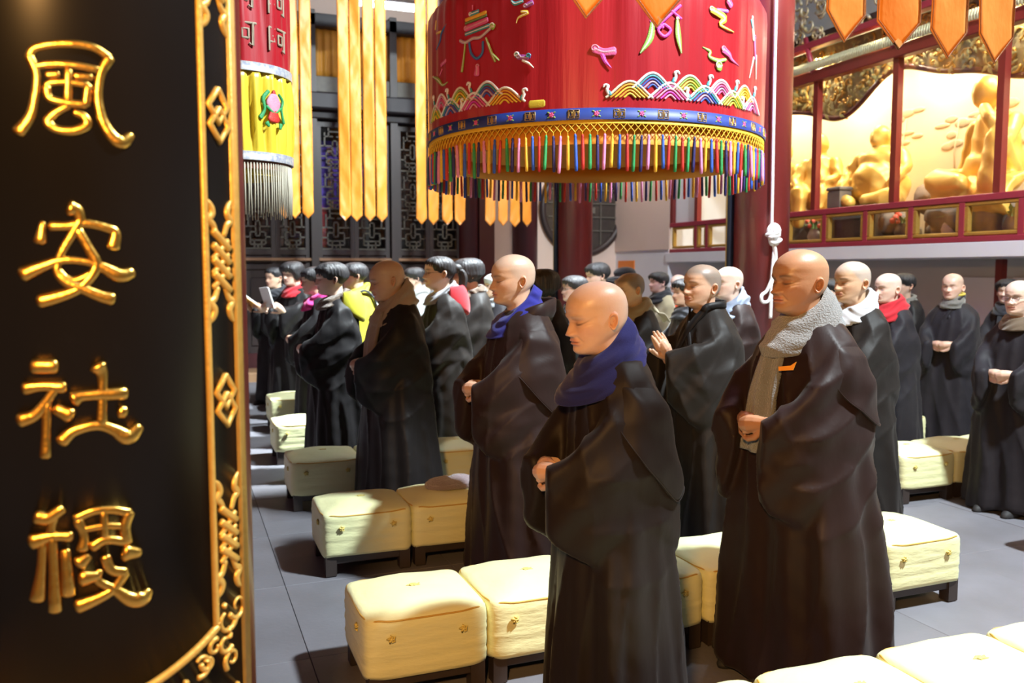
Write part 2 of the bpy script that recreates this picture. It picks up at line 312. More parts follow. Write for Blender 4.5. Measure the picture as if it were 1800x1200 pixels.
EMB=[('pink',[(-1.1485,2.7643,0.0074),(-1.1486,2.7434,0.0074)]),('teal',[(-1.168,2.7244,0.0222),(-1.1053,2.728,0.0183)]),('orange',[(-1.2042,2.7033,0.0186),(-1.0532,2.7128,0.0182)]),('dkgreen',[(-1.2064,2.6874,0.0137),(-1.049,2.6985,0.0133)]),('pink',[(-1.2066,2.6614,0.0279),(-1.0449,2.676,0.0273)]),('teal',[(-1.2068,2.6342,0.0186),(-1.0326,2.6474,0.0182)]),('lav',[(-1.2555,2.6129,0.0163),(-1.2071,2.5948,0.0162),(-1.1475,2.6042,0.016),(-1.0925,2.6009,0.0159),(-1.0244,2.6314,0.0157)]),('green',[(-1.0162,2.6419,0.0302),(-1.0018,2.635,0.0301)]),('green',[(-1.2092,2.5922,0.0112),(-1.2234,2.5216,0.0137),(-1.2401,2.4571,0.0188)]),('green',[(-1.0536,2.5899,0.0109),(-1.0166,2.5133,0.0157),(-0.9926,2.4687,0.0121)]),('green',[(-1.0166,2.5133,0.0109),(-0.969,2.4716,0.0072)]),('blue',[(-1.1767,2.5864,0.0149),(-1.1623,2.5356,0.0148),(-1.12,2.5018,0.0148),(-1.0796,2.5225,0.0147),(-1.0751,2.5754,0.0146)]),('pink',[(-1.1156,2.4621,0.0246),(-1.1204,2.4236,0.0382)]),('teal',[(-0.8668,2.4858,0.0274),(-0.8569,2.4836,0.0273)]),('blue',[(-0.7996,2.4731,0.0248),(-0.7908,2.4712,0.0248)]),('purple',[(-0.8548,2.4729,0.0238),(-0.7995,2.4656,0.0236)]),('cream',[(-0.8304,2.4559,0.0142),(-0.7961,2.4382,0.0106),(-0.7692,2.4156,0.003)]),('teal',[(-0.8941,2.7412,0.0095),(-0.8726,2.7255,0.0178),(-0.8307,2.7315,0.0153)]),('purple',[(-0.8169,2.7068,0.02),(-0.7765,2.7193,0.0258)]),('yellow',[(-0.8375,2.6847,0.0142),(-0.8033,2.6749,0.0153),(-0.8528,2.6578,0.0095),(-0.8655,2.6334,0.0024)]),('yellow',[(-1.5418,2.7755,0.0145),(-1.5566,2.7341,0.0145)]),('yellow',[(-1.5367,2.7089,0.0118),(-1.4642,2.7031,0.0117)]),('blue',[(-1.3902,2.7241,0.0064),(-1.4592,2.6925,0.0156),(-1.4777,2.6586,0.0117),(-1.5387,2.6239,0.0026)]),('pink',[(-1.4018,2.5418,0.0193),(-1.4674,2.5305,0.0195)]),('pink',[(-1.4504,2.5068,0.0091),(-1.4867,2.4805,0.0052)]),('green',[(-1.6049,2.4948,0.0094),(-1.5106,2.4606,0.025),(-1.4467,2.4234,0.0143),(-1.3798,2.4277,0.0032)]),('ylabel',[(-0.7876,2.2443,0.0356),(-0.716,2.2442,0.0354)]),('pink',[(-0.4627,2.4869,0.0393),(-0.4184,2.4706,0.0337),(-0.3625,2.4749,0.0393)]),('magenta',[(-0.4232,2.4588,0.0224),(-0.4082,2.4267,0.0168),(-0.3785,2.3972,0.0037)]),('magenta',[(-0.1963,2.6491,0.0131),(-0.1169,2.5897,0.0132)]),('magenta',[(-0.0231,2.6999,0.0132),(-0.1539,2.5893,0.0131)]),('magenta',[(-0.0482,2.7186,0.0113),(-0.1855,2.6132,0.0112)]),('magenta',[(-0.0805,2.6747,0.0113),(-0.0185,2.6388,0.0113)]),('magenta',[(-0.1118,2.6066,0.0132),(-0.0767,2.5815,0.0132),(-0.1087,2.55,0.0132),(-0.1432,2.5772,0.0131),(-0.1118,2.6066,0.0132)]),('green',[(-0.1733,2.6321,0.015),(-0.1844,2.5403,0.0337),(-0.2347,2.467,0.0075)]),('green',[(-0.0411,2.6367,0.0151),(-0.034,2.5591,0.0303),(-0.0154,2.4793,0.0076)]),('yellow',[(0.1656,2.7039,0.0308),(0.2634,2.6772,0.037),(0.2312,2.641,0.0175),(0.3375,2.6225,0.0059)]),('purple',[(0.2074,2.7081,0.0174),(0.2875,2.7134,0.0176)]),('pink',[(0.2889,2.7667,0.0351),(0.3143,2.7446,0.0352)]),('green',[(0.1134,2.5196,0.0058),(0.1641,2.5048,0.0154),(0.1579,2.4805,0.0154),(0.2216,2.4692,0.0194),(0.2792,2.4815,0.0157)]),('green',[(0.2223,2.4455,0.0467),(0.2402,2.442,0.0468)]),('pink',[(0.2573,2.5281,0.0351),(0.3058,2.5092,0.0275),(0.3285,2.4884,0.0158),(0.3911,2.4667,0.004)]),('cream',[(0.5293,2.7285,0.0182),(0.5574,2.6254,0.0306)]),('pink',[(0.5682,2.6375,0.0265),(0.5875,2.5313,0.0205)]),('cream',[(0.5631,2.5368,0.0164),(0.5081,2.4259,0.0061)]),('cream',[(0.5986,2.5534,0.0164),(0.6008,2.4331,0.0062)]),('teal',[(0.5171,2.7161,0.0162),(0.5374,2.6809,0.0162)])]
# ------------------------------------------------------------------ floor, ceiling
fl = struct(MB().box((3.6, 5.9, -.066), (12.4, 15.0, .12)).build('floor', M['grout'], smooth=False))
tile = MB().box((0,0,0), (.7975,.7975,.04), bev=.0015).mesh('floor_tile', False)
tile.materials.append(M['floor'])
k = 0
for i in range(13):
    for j in range(17):
        x, y = -1.6 + .8 * i, -.5 + .8 * j
        o = link('floor_tile', tile, None, fl, (x + .03, y + .1, -.0205 + RNG.uniform(-.0015, .0008)))
        o.rotation_euler = (RNG.uniform(-.0015,.0015), RNG.uniform(-.0015,.0015), 0)
ceil = struct(MB().box((3.6, 5.9, 7.3), (12.4, 15, .1)).build('ceiling', M['beam'], smooth=False))
struct(MB().box((-2.55, 5.9, 3.5), (.12, 15.0, 7.6)).build('wall_left', M['darkred'], smooth=False))
YB, XS = 12.4, 6.6
k33 = 12.4 / 12
def zz(z): return 1.45 + (z - 1.45) * k33
# ------------------------------------------------------------------ back wall: lattice doors
wb = struct(MB().box((1.1, YB + .75, 3.5), (7.0, .1, 7.6)).build('night_backing', M['beam'], smooth=False))  # dark sheet behind the doors, standing in for the night outside
up = struct(MB().box((1.3, YB + .05, 6.1), (6.2, .14, 2.3)).build('wall_upper', M['plaster'], smooth=False))
posts = [-1.35, -.27, .785, 1.83, 2.965, 4.04]
tn = 1
def trim(mb, m, smooth=False):
    global tn
    o = struct(mb.build('trim_%d' % tn, m, smooth=smooth)); tn += 1; return o
for x in posts[:-1]:
    trim(MB().box((x, YB - .03, 2.5), (.10, .20, 5.0), bev=.008), M['darkwood'])
trim(MB().box((1.35, YB - .02, zz(4.76)), (5.5, .22, .17), bev=.01), M['beam'])
trim(MB().box((1.35, YB - .10, zz(3.68)), (5.5, .42, .22), bev=.02), M['beam'])
trim(MB().box((1.35, YB - .06, zz(3.52)), (5.5, .20, .10), bev=.01), M['beam'])
trim(MB().box((1.35, YB - .02, zz(3.93)), (5.5, .14, .22), bev=.01), M['lattice'])
trim(MB().box((1.35, YB - .45, .05), (5.5, .60, .14), bev=.015), M['step'])
trim(MB().box((1.35, YB - .02, .2), (5.5, .16, .22), bev=.01), M['darkred'])
# lattice leaf prototype (local: x 0..w, z 0..h)
def lattice_segments(w, h):
    S = []
    n = 3; ch = h / n
    for c in range(n):
        z0 = c * ch
        def H(x0, x1, z): S.append(((x0*w, z0 + z*ch), (x1*w, z0 + z*ch)))
        def V(x, za, zb): S.append(((x*w, z0 + za*ch), (x*w, z0 + zb*ch)))
        H(0,1,.02); V(.36,0,.22); V(.64,0,.22); V(.5,.0,.12); H(.2,.8,.12); H(.2,.8,.22)
        V(.2,.12,.42); V(.8,.12,.42); H(0,.2,.3); H(.8,1,.3); H(.2,.42,.42); H(.58,.8,.42)
        V(.42,.32,.68); V(.58,.32,.68); H(.42,.58,.32); H(.42,.58,.68); H(0,.42,.55); H(.58,1,.55)
        V(.14,.55,.86); V(.86,.55,.86); H(.14,.42,.78); H(.58,.86,.78); V(.28,.78,1); V(.72,.78,1); H(.28,.72,.90)
    return S
def door_leaf(n, x0, w):
    root = struct(empty('door_%d' % n, (x0, YB, 0)))
    m = MB()
    for x in (.03, w - .03): m.box((x, 0, 1.88), (.06, .06, 3.3), bev=.006)
    m.build('stile', M['darkwood'], root, False)
    m = MB()
    for z in (.27, 1.50, 1.70, 3.48): m.box((w/2, 0, z), (w - .12, .055, .08), bev=.006)
    m.build('rail', M['darkwood'], root, False)
    MB().box((w/2, .005, .88), (w - .12, .025, 1.16), bev=.008).build('lower_panel', M['darkwood'], root, False)
    MB().box((w/2, -.016, .88), (w - .24, .03, .95), bev=.014).build('raised_field', M['darkwood'], root, False)
    MB().box((w/2, -.004, 1.60), (w - .14, .03, .11), bev=.012).build('waist_panel', M['darkwood'], root, False)
    L = MB(); W, Hh = w - .12, 1.70
    for (xa, za), (xb, zb) in lattice_segments(W, Hh):
        L.box(((xa+xb)/2 + .06, 0, (za+zb)/2 + 1.74), (abs(xb-xa) + .018, .024, abs(zb-za) + .018))
    lo = L.build('lattice', M['lattice'], root, False); lo['kind'] = 'stuff'
    MB().box((w/2, .02, 2.6), (W, .006, 1.72)).build('pane', M['pane'], root, False)
    return root
n = 1
for a, b in zip(posts[:-1], posts[1:]):
    w_ = (b - a - .11) / 2
    for q in range(2):
        door_leaf(n, a + .055 + q * w_, w_ - .004); n += 1
    trim(MB().box(((a+b)/2, YB - .065, zz(1.597)), (b - a - .10, .07, .04), bev=.004), M['sill'])
# transom curtains above the doors
for i, (xa, xb) in enumerate([(.84,1.20),(1.24,1.78),(1.88,2.2),(2.24,2.56),(2.60,2.92),(3.0,3.42),(-.2,.35),(.4,.74)]):
    xs = np.linspace(xa, xb, 24)
    R = []
    for z in np.linspace(zz(4.05), zz(4.68), 8):
        yo = .012 * np.sin(xs * 60 + i) + .004 * np.sin(xs * 23)
        R.append(np.stack([np.r_[xs, xs[::-1]], np.r_[YB + .02 + yo, YB + .03 + yo[::-1]], np.full(48, z)], 1))
    o = MB().loft(R).build('transom_curtain', M['lining'] if i % 2 else M['ochre'])
    tag(o, ['yellow pleated curtain behind the transom, just right of the first lattice door post','wide orange pleated curtain in the transom over the first full door bay',
            'yellow transom curtain hidden partly by the four middle orange ribbons, first of its bay','orange transom curtain behind the four middle orange ribbons','yellow transom curtain at the end of the middle door bay',
            'orange transom curtain beside the round red canopy','yellow transom curtain nearest the black couplet column','orange transom curtain beside the red and yellow silk banner'][i], 'curtain', 'curtains in the transom')
m = MB()
for i in range(5):
    m.box((3.50 + i * .11, YB - .01, zz(4.36)), (.02, .03, .66))
for i in range(6): m.box((3.74, YB - .01, zz(4.06) + i * .13), (.5, .03, .02))
trim(m, M['lattice'])
# blue banner hung behind the lattice, with gold marks
bb = empty('blue_wall_hanging', (1.98, YB + .3, zz(2.30)))
tag(bb, 'violet blue hanging with gold writing seen through the lattice doors', 'hanging')
xs = np.linspace(0, .62, 26); R = []
for z in np.linspace(0, zz(3.24) - zz(2.30), 10):
    yo = .01 * np.sin(xs * 30 + z)
    R.append(np.stack([np.r_[xs, xs[::-1]], np.r_[yo, yo[::-1] + .01], np.full(52, z)], 1))
MB().loft(R).build('cloth_panel', M['violet'], bb)
for c in range(2):
    for r in range(6):
        m = MB(); cx, cz = .14 + c * .27, .82 - r * .15
        rr = np.random.default_rng(r * 3 + c)
        for q in range(4):
            z = cz - .045 + q * .03
            m.box((cx + rr.uniform(-.006,.006), -.014, z), (rr.uniform(.05,.10), .006, .010))
        for q in range(2): m.box((cx + rr.uniform(-.03,.03), -.014, cz), (.011, .006, .095))
        m.build('gold_character', M['goldp'], bb, False)
o = MB().loft([[(2.02 + .05*math.cos(a) , YB + .3 + .03*math.sin(a), z) for a in np.linspace(0,2*PI,12,endpoint=False)] for z in (1.78, 1.85, 2.1, 2.28)]).build('red_hanging_cloth', M['redcloth'])
tag(o, 'bit of red cloth under the blue hanging behind the lattice doors', 'cloth')
# ------------------------------------------------------------------ back wall right: columns, plaster, round window
trim(MB().loft([[(4.10 + .15*math.cos(a), YB - .02 + .15*math.sin(a), z) for a in np.linspace(0,2*PI,24,endpoint=False)] for z in (0, 7.2)]), M['darkred'], True)
trim(MB().box((4.38, YB + .0, 3.6), (.24, .16, 7.2), bev=.01), M['darkred'])
struct(MB().box((5.6, YB + .06, 3.6), (2.3, .12, 7.2)).build('wall_plaster', M['plaster'], smooth=False))
trim(MB().loft([[(5.02 + .20*math.cos(a), YB + .20*math.sin(a), z) for a in np.linspace(0,2*PI,32,endpoint=False)] for z in (0, 7.2)]), M['darkred'], True)
WX, WZ, WR = 5.99, zz(2.36), .68
rw = struct(empty('window_1', (WX, YB - .02, WZ)))
ring = [(WR*math.cos(a), 0, WR*math.sin(a)) for a in np.linspace(0,2*PI,64,endpoint=False)]
MB().tube(ring, .055, 10, closed=True).build('frame', M['darkwood'], rw)
MB().tube([(x*1.07, .02, z*1.07) for x, y, z in ring], .022, 8, closed=True).build('outer_moulding', M['sill'], rw)
MB().loft([[(WR*r*math.cos(a), .01 + (0 if r else .0), WR*r*math.sin(a)) for a in np.linspace(0,2*PI,48,endpoint=False)] for r in (1.0, .5, .02)], caps=False).build('dark_pane', mat('dark_window_glass', (.035,.03,.03), .25, noise=(6,(.07,.055,.045),O1,1.6)), rw)
m = MB()
for t in (-.36, -.12, .12, .36):
    hh = math.sqrt(1 - t*t*1.2) * WR
    m.box((t*WR*1.3, -.01, 0), (.014, .02, 1.75*hh)); m.box((0, -.01, t*WR*1.3), (1.75*hh, .02, .014))
for q in range(8):
    a = q * PI / 4; m.box((.17*math.cos(a), -.012, .17*math.sin(a)), (.09, .02, .09), 0)
lo = m.build('lattice', M['lattice'], rw, False); lo['kind'] = 'stuff'
# ------------------------------------------------------------------ right wall: ledge, recess
wr = struct(MB().box((7.62, 7.2, 3.0), (.12, 10.6, 8.6)).build('wall_right', M['grey'], smooth=False))
struct(MB().box((7.08, 11.62, 3.6), (.96, 1.62, 7.3)).build('wall_corner', M['white'], smooth=False))
struct(MB().box((6.59, 11.575, 4.45), (.02, 1.63, 5.4)).build('wall_peach', M['plaster'], smooth=False))
trim(MB().box((7.1, 6.3, 1.632), (1.04, 9.1, .136), bev=.006), M['white'])
trim(MB().box((7.25, 5.95, .78), (.07, .07, 1.55), bev=.006), M['redlac'])
for (ya, yb, l) in ((5.4, 6.05, 'pale blank panel on the wall under the ledge, right of the red post'), (6.12, 6.75, 'pale blank panel on the wall under the ledge, left of the red post')):
    o = MB().box((7.545, (ya+yb)/2, 1.02), (.03, yb-ya, .72), bev=.006).build('wall_panel', M['white'], smooth=False); tag(o, l, 'panel')
o = MB().box((7.46, 4.9, 1.33), (.16, .34, .30), bev=.02).build('dark_wall_box', M['beam'], smooth=False)
MB().box((7.375, 4.9, 1.33), (.02, .28, .24), bev=.008).build('front_face', M['darkwood'], o, False)
tag(o, 'dark box fixed to the wall under the ledge at the far right', 'box')
# orange sign with rounded lower corners
R = []
for x in (XS - .012, XS - .0):
    row = [(x, 11.78, 1.60), (x, 12.30, 1.60)] + [(x, 12.24 + .06*math.cos(a), 1.47 - .05*math.sin(a)) for a in np.linspace(0, PI/2, 6)] + [(x, 11.84 - .06*math.sin(a), 1.47 - .05*math.cos(a)) for a in np.linspace(0, PI/2, 6)]
    R.append(row)
o = MB().loft(R).build('wall_sign', M['orange_sign'], smooth=False); tag(o, 'plain orange sign with rounded lower corners on the white wall corner', 'sign')
# ------------------------------------------------------------------ shrine case
sh = empty('shrine_case', (XS, 6.5, 1.70))
tag(sh, 'red framed glass shrine case with gilt panels above the white ledge', 'shrine')
def S(mb, name, m, smooth=False):
    o = mb.build(name, m, sh, smooth); o.location = (-XS, -6.5, -1.70); return o
S(MB().box((XS + .02, 6.6, 1.725), (.08, 8.3, .05), bev=.005), 'bottom_rail', M['rail'])
S(MB().box((XS + .02, 6.6, 2.085), (.08, 8.3, .06), bev=.005), 'middle_rail', M['rail'])
S(MB().box((XS + .0, 6.6, 3.56), (.12, 8.3, .12), bev=.008), 'top_rail', M['redlac'])
S(MB().box((XS - .02, 6.6, 3.90), (.10, 8.3, .07), bev=.008), 'roof_rail', M['rail'])
for y in (10.72, 10.10, 9.0, 7.79, 6.66, 5.49, 4.2, 2.9):
    S(MB().box((XS + .02, y, 2.82), (.07, .07, 1.50), bev=.006), 'post', M['redlac'])
pan = [10.72, 10.10, 9.84, 9.0, 8.24, 7.60, 7.00, 6.41, 5.83, 5.24, 4.62, 4.0, 3.4, 2.8]
pl = MB()
for a, b in zip(pan[1:], pan[:-1]):
    S(MB().box((XS + .02, a, 1.905), (.07, .055, .32), bev=.005), 'panel_post', M['rail'])
    yc, wy = (a + b) / 2, (b - a) - .055
    g = MB(); fw = .036
    for dz in (-1, 1): g.box((XS + .015, yc, 1.905 + dz * (.15 - fw/2)), (.05, wy, fw), bev=.008)
    for dy in (-1, 1): g.box((XS + .015, yc + dy * (wy/2 - fw/2), 1.905), (.05, fw, .30 - 2*fw), bev=.008)
    S(g, 'gilt_frame', M['goldp'])
    S(MB().box((XS + .03, yc, 1.905), (.008, wy - 2*fw, .30 - 2*fw)), 'pane', M['pane'])
gp = [10.10, 9.0, 7.79, 6.66, 5.49, 4.2, 2.9]
for a, b in zip(gp[1:], gp[:-1]):
    S(MB().box((XS + .03, (a+b)/2, 2.80), (.008, b - a - .07, 1.38)), 'glass_pane', M['pane'])
S(MB().box((XS + .05, 10.41, 2.9), (.02, .55, 1.56)), 'white_backing', M['white'])
S(MB().box((7.12, 6.6, 1.72), (.92, 8.2, .06)), 'floor_board', M['darkwood'])
S(MB().box((7.12, 6.6, 4.02), (.92, 8.2, .06)), 'top_board', M['darkwood'])
# fringe along the top rail
f = MB()
for y in np.arange(2.6, 10.7, .03):
    f.tube([(XS - .075, y, 3.71), (XS - .085, y, 3.66), (XS - .082, y, 3.615)], [.012, .016, .011], 6)
o = S(f, 'fringe', mat('gilded_fringe', (.60,.58,.36), .5, .2, bump=(120,.3,O1)), True); o['kind'] = 'stuff'
# carved openwork above and pelmet behind the glass
def scrolls(mb, x, y0, y1, zf0, zf1, n, rs, seed, r0=.016):
    rr = np.random.default_rng(seed)
    for _ in range(n):
        y = rr.uniform(y0, y1); a, b = zf0(y), zf1(y)
        z = rr.uniform(a, b); s = rr.uniform(*rs); t = np.linspace(0, rr.uniform(3.5, 6.5), 12); d = rr.choice((-1, 1)); ph = rr.uniform(0, 6.28)
        rad = s * (1 - t / 8)
        mb.tube(np.stack([x + rr.uniform(-.02,.02) + 0*t, y + d*rad*np.cos(t+ph), z + rad*np.sin(t+ph)], 1), r0 * (1 - t / 11), 5)
def leaves(mb, x, y0, y1, zf0, zf1, n, seed):
    rr = np.random.default_rng(seed)
    for _ in range(n):
        y = rr.uniform(y0, y1); z = rr.uniform(zf0(y), zf1(y)); a = rr.uniform(0, 6.28); l = rr.uniform(.03,.055); xx = x + rr.uniform(-.03,.01)
        c, s = math.cos(a), math.sin(a)
        mb.add([(xx, y - c*l, z - s*l), (xx-.012, y - s*l*.4, z + c*l*.4), (xx, y + c*l, z + s*l), (xx-.012, y + s*l*.4, z - c*l*.4), (xx-.02, y, z)], [(0,1,4),(1,2,4),(2,3,4),(3,0,4)])
wave = lambda y: 3.30 - .16 * math.sin((y - 5.0) * 2 * PI / 2.3) - .05*math.sin((y-5)*2*PI/1.15) 
p = MB(); scrolls(p, 6.86, 2.6, 10, wave, lambda y: 3.9, 420, (.03,.07), 1)
o = S(p, 'carved_pelmet', M['goldp'], True); o['kind'] = 'stuff'
p = MB(); leaves(p, 6.84, 2.6, 10, wave, lambda y: 3.9, 900, 2)
o = S(p, 'carved_leaves', mat('green_gilt_leaf', (.26,.30,.14), .5, .2, noise=(20,(.5,.4,.15),O1,2)), True); o['kind'] = 'stuff'
p = MB(); ys = np.linspace(2.6, 10, 150)
p.tube([(6.86, y, wave(y)) for y in ys], .03, 6)
S(p, 'pelmet_edge', M['darkred'], True)
p = MB(); R = []
for xx in (6.885, 6.90):
    R.append([(xx, y, wave(y)) for y in ys] + [(xx, y, 3.95) for y in ys[::-1]])
p.loft(R); S(p, 'pelmet_board', mat('green_pelmet_board', (.20,.20,.12), .6, noise=(14,(.34,.27,.12),O1,1.8)))
p = MB(); scrolls(p, XS + .02, 2.6, 10.6, lambda y: 3.95, lambda y: 4.5, 330, (.05,.1), 3, .02)
o = S(p, 'openwork_crest', mat('silvered_carving', (.48,.46,.42), .45, .4, noise=(12,(.5,.38,.14),O1,2)), True); o['kind'] = 'stuff'
for y in (9.4, 7.79, 6.66, 5.49, 4.2):
    S(MB().tube([(XS - .05, y, 3.60), (XS - .05, y + .1, 3.85), (XS - .03, y+.17, 4.0)], .03, 6), 'strut', M['rail'], True)
# painted mural backdrop
mu = MB().box((7.54, 6.3, 2.8), (.03, 7.4, 2.2)).build('landscape_mural', mat('painted_backdrop', (.86,.78,.60), .7, noise=(1.6, (.74,.62,.44), (1,.6,1.8), 1.5)), smooth=False)
tag(mu, 'pale painted landscape backdrop behind the gilt statues in the shrine case', 'mural')
rr = np.random.default_rng(5)
for (y, z, hgt) in ((7.45, 2.35, .75), (7.9, 2.3, .55), (6.75, 2.3, .7), (6.35, 2.45, .8), (6.1, 2.3, .6), (5.3, 2.6, .8)):
    t = MB(); t.tube([(7.522, y, z), (7.522, y + .03, z + hgt*.5), (7.522, y - .02, z + hgt)], [.014, .01, .006], 5)
    for q in range(7):
        yy, zz2 = y + rr.uniform(-.2,.2), z + hgt * rr.uniform(.5, 1.1)
        t.ball((7.522, yy, zz2), (.006, rr.uniform(.06,.12), rr.uniform(.025,.05)), 10, 6)
    t.build('painted_tree', mat('mural_tree_paint', (.52,.43,.29), .7, noise=(14,(.55,.45,.30),O1,1.6)), mu)
# ------------------------------------------------------------------ pillars and the couplet column
def pillar(x, y, r, h=7.2, mt=None):
    a = np.linspace(0, 2*PI, 56, endpoint=False)
    o = MB().loft([np.stack([x + rr*np.cos(a), y + rr*np.sin(a), np.full(56, z)], 1) for z, rr in ((0, r), (h, r))]).build('pillar', mt or M['redlac'])
    b = MB().loft([np.stack([x + rr*np.cos(a), y + rr*np.sin(a), np.full(56, z)], 1) for z, rr in ((0, r+.10), (.06, r+.12), (.13, r+.10), (.16, r+.03), (.17, r))]).build('pillar_base', M['grey'], o)
    return struct(o)
CX, CY, CR = -.17, 1.79, .325
pillar(CX, CY, .30); pillar(4.36, 5.75, .215); pillar(4.6, 9.7, .21)
def arc_board(mb, cx, cy, r0, r1, th0, th1, z0, z1, n=40):
    th = np.linspace(th0, th1, n); R = []
    for z in (z0, z1):
        o = np.stack([cx + r1*np.sin(th), cy - r1*np.cos(th), np.full(n, z)], 1)
        i = np.stack([cx + r0*np.sin(th[::-1]), cy - r0*np.cos(th[::-1]), np.full(n, z)], 1)
        R.append(np.vstack([o, i]))
    return mb.loft(R)
for (x, y, r, lab) in ((4.36, 5.75, .215, 'black couplet board seen edge-on on the thick red pillar with the white rope'), (4.6, 9.7, .21, 'black couplet board seen edge-on on the red pillar before the round window')):
    b = empty('couplet_board', (x, y, .9)); tag(b, lab, 'sign')
    o = arc_board(MB(), 0, 0, r, r + .055, -4.31, -1.97, 0, 4.6, 40).build('lacquer_panel', mat('blue_black_lacquer', (.012,.016,.032), .35, noise=(5,(.018,.022,.04),O1,1.5)), b)
    for th in (-4.28, -2.0):
        arc_board(MB(), 0, 0, r + .055, r + .061, th - .03, th + .03, 0, 4.6, 4).build('gold_edge', M['goldp'], b)
def cyl_tube(mb, pts, hgt=.34, cx=0, cy=0, R=CR, seg=5, n=10, const=None, smooth=True, base=0.0):
    P = np.array([(th * R, z, w) for th, z, w in pts])
    if smooth and len(P) > 2: P = catmull(P, (len(P) - 1) * seg + 1)
    else: P = catmull(P, 2 if const else 5) if len(P) == 2 else P
    T = np.gradient(P[:, :2], axis=0); T /= np.linalg.norm(T, axis=1)[:, None] + 1e-9
    # rounded ends
    Q = []
    w0 = P[0, 2] / 2; w1 = P[-1, 2] / 2
    for k_, sc in ((.42, .55), (.2, .85)): Q.append((P[0,0] - T[0,0]*w0*k_, P[0,1] - T[0,1]*w0*k_, P[0,2]*sc, *T[0]))
    for p_, t_ in zip(P, T): Q.append((*p_, *t_))
    for k_, sc in ((.2, .85), (.42, .55)): Q.append((P[-1,0] + T[-1,0]*w1*k_, P[-1,1] + T[-1,1]*w1*k_, P[-1,2]*sc, *T[-1]))
    a = np.linspace(0, PI, n); rings = []
    for s, z, w_, ts, tz in Q:
        hh = const if const else w_ * hgt
        lat = -np.cos(a) * w_ / 2; up = np.sin(a)**.8 * hh + base
        ss = s + lat * (-tz); z2 = z + lat * ts
        lat = np.r_[ss, ss[::-1]]; z3 = np.r_[z2, z2[::-1]]; u3 = np.r_[up, np.full(n, base - .002)]
        th = lat / R
        rings.append(np.stack([cx + (R + u3) * np.sin(th), cy - (R + u3) * np.cos(th), z3], 1))
    return mb.loft(rings)
cb = empty('couplet_board', (CX, CY, .6))
tag(cb, 'tall black lacquered couplet board with four large gold characters on near column', 'sign')
def CB(mb, name, m, smooth=True):
    o = mb.build(name, m, cb, smooth); o.location = (0, 0, -.6); return o
CB(arc_board(MB(), 0, 0, .301, CR, -1.02, 1.02, .60, 3.4, 72), 'lacquer_panel', M['board'])
for c, st in enumerate(CHARS):
    mb = MB()
    for s in st: cyl_tube(mb, [(a_, b_, c_*1.28) for a_, b_, c_ in s], hgt=.36)
    CB(mb, 'carved_character', M['gold'])
for sg in (-1, 1):
    CB(cyl_tube(MB(), [(sg*(.735), .83, .013), (sg*.735, 2.3, .013)], const=.006, smooth=False), 'gold_fillet', M['goldp'])
    CB(arc_board(MB(), 0, 0, .30, CR + .006, sg*.975 - .03, sg*.975 + .03, .6, 2.6, 5), 'gold_edge', M['goldp'])
    # double diamonds
    for zc in (1.712, 1.224):
        for dz, tw in ((.016, 0), (-.016, .006)):
            d = .028
            cyl_tube_pts = [(sg*(.853 + tw), zc + dz + d, .012), (sg*(.853 + tw) + d*.85/CR, zc + dz, .012), (sg*(.853 + tw), zc + dz - d, .012), (sg*(.853 + tw) - d*.85/CR, zc + dz, .012), (sg*(.853 + tw), zc + dz + d, .012)]
            CB(cyl_tube(MB(), cyl_tube_pts, const=.007, smooth=False), 'gold_lozenge', M['goldp'])
    # endless knots with scrolling ends
    for zc in (1.465, .985, 1.955):
        mb = MB(); T0 = sg * .845
        for q in range(4):
            z1 = zc + .036 - q * .024
            cyl_tube(mb, [(T0 - .06, z1 + .016, .013), (T0 + .06, z1 - .014, .013)], hgt=.5, base=.002)
        for q in range(3):
            z1 = zc + .024 - q * .024
            cyl_tube(mb, [(T0 - .06, z1 - .02, .011), (T0 + .06, z1 + .012, .011)], hgt=.5)
        for sx in (-1, 1):
            for sz in (-1, 1):
                cyl_tube(mb, [(T0 + sx*.03, zc + sz*.045, .010), (T0 + sx*.055, zc + sz*.062, .012), (T0 + sx*.085, zc + sz*.070, .014), (T0 + sx*.06, zc + sz*.082, .014), (T0 + sx*.072, zc + sz*.095, .012), (T0 + sx*.105, zc + sz*.106, .005)], hgt=.45)
        CB(mb, 'carved_knot', M['goldp'])
# scalloped lower fillet and carved scrollwork
sc_pts = [(-.735, .83, .014), (-.66, .818, .014), (-.49, .806, .014), (-.2, .80, .014), (0, .799, .014), (.2, .80, .014), (.49, .806, .014), (.66, .818, .014), (.735, .83, .014)]
sc_pts = [(t, .752 + .078 * (abs(t)/.735)**1.7, .014) for t in np.linspace(-.735, .735, 15)]
CB(cyl_tube(MB(), sc_pts, const=.008), 'scalloped_fillet', M['goldp'])
mb = MB(); rr = np.random.default_rng(9)
for _ in range(95):
    th = rr.uniform(-.93, .93); top = .735 + .078 * min(1, abs(th)/.735)**1.7 + (.05 if abs(th) > .74 else 0)
    z = rr.uniform(.60, top - .01); s = rr.uniform(.014, .026); t = np.linspace(0, rr.uniform(4, 7), 9); d = rr.choice((-1, 1)); ph = rr.uniform(0, 6.28)
    rad = s * (1 - t / 9)
    cyl_tube(mb, [(th + d*r_*math.cos(q+ph)/CR, z + r_*math.sin(q+ph), .010*(1-q/12)) for q, r_ in zip(t, rad)], hgt=.6, seg=2, n=6)
for _ in range(120):
    th = rr.uniform(-.93, .93); top = .735 + .078 * min(1, abs(th)/.735)**1.7 + (.05 if abs(th) > .74 else 0)
    z = rr.uniform(.60, top); cyl_tube(mb, [(th, z, .011), (th + rr.uniform(-.02,.02), z + rr.uniform(-.006,.006), .009)], hgt=.7, n=6)
o = CB(mb, 'carved_scrollwork', M['goldp']); o['kind'] = 'stuff'

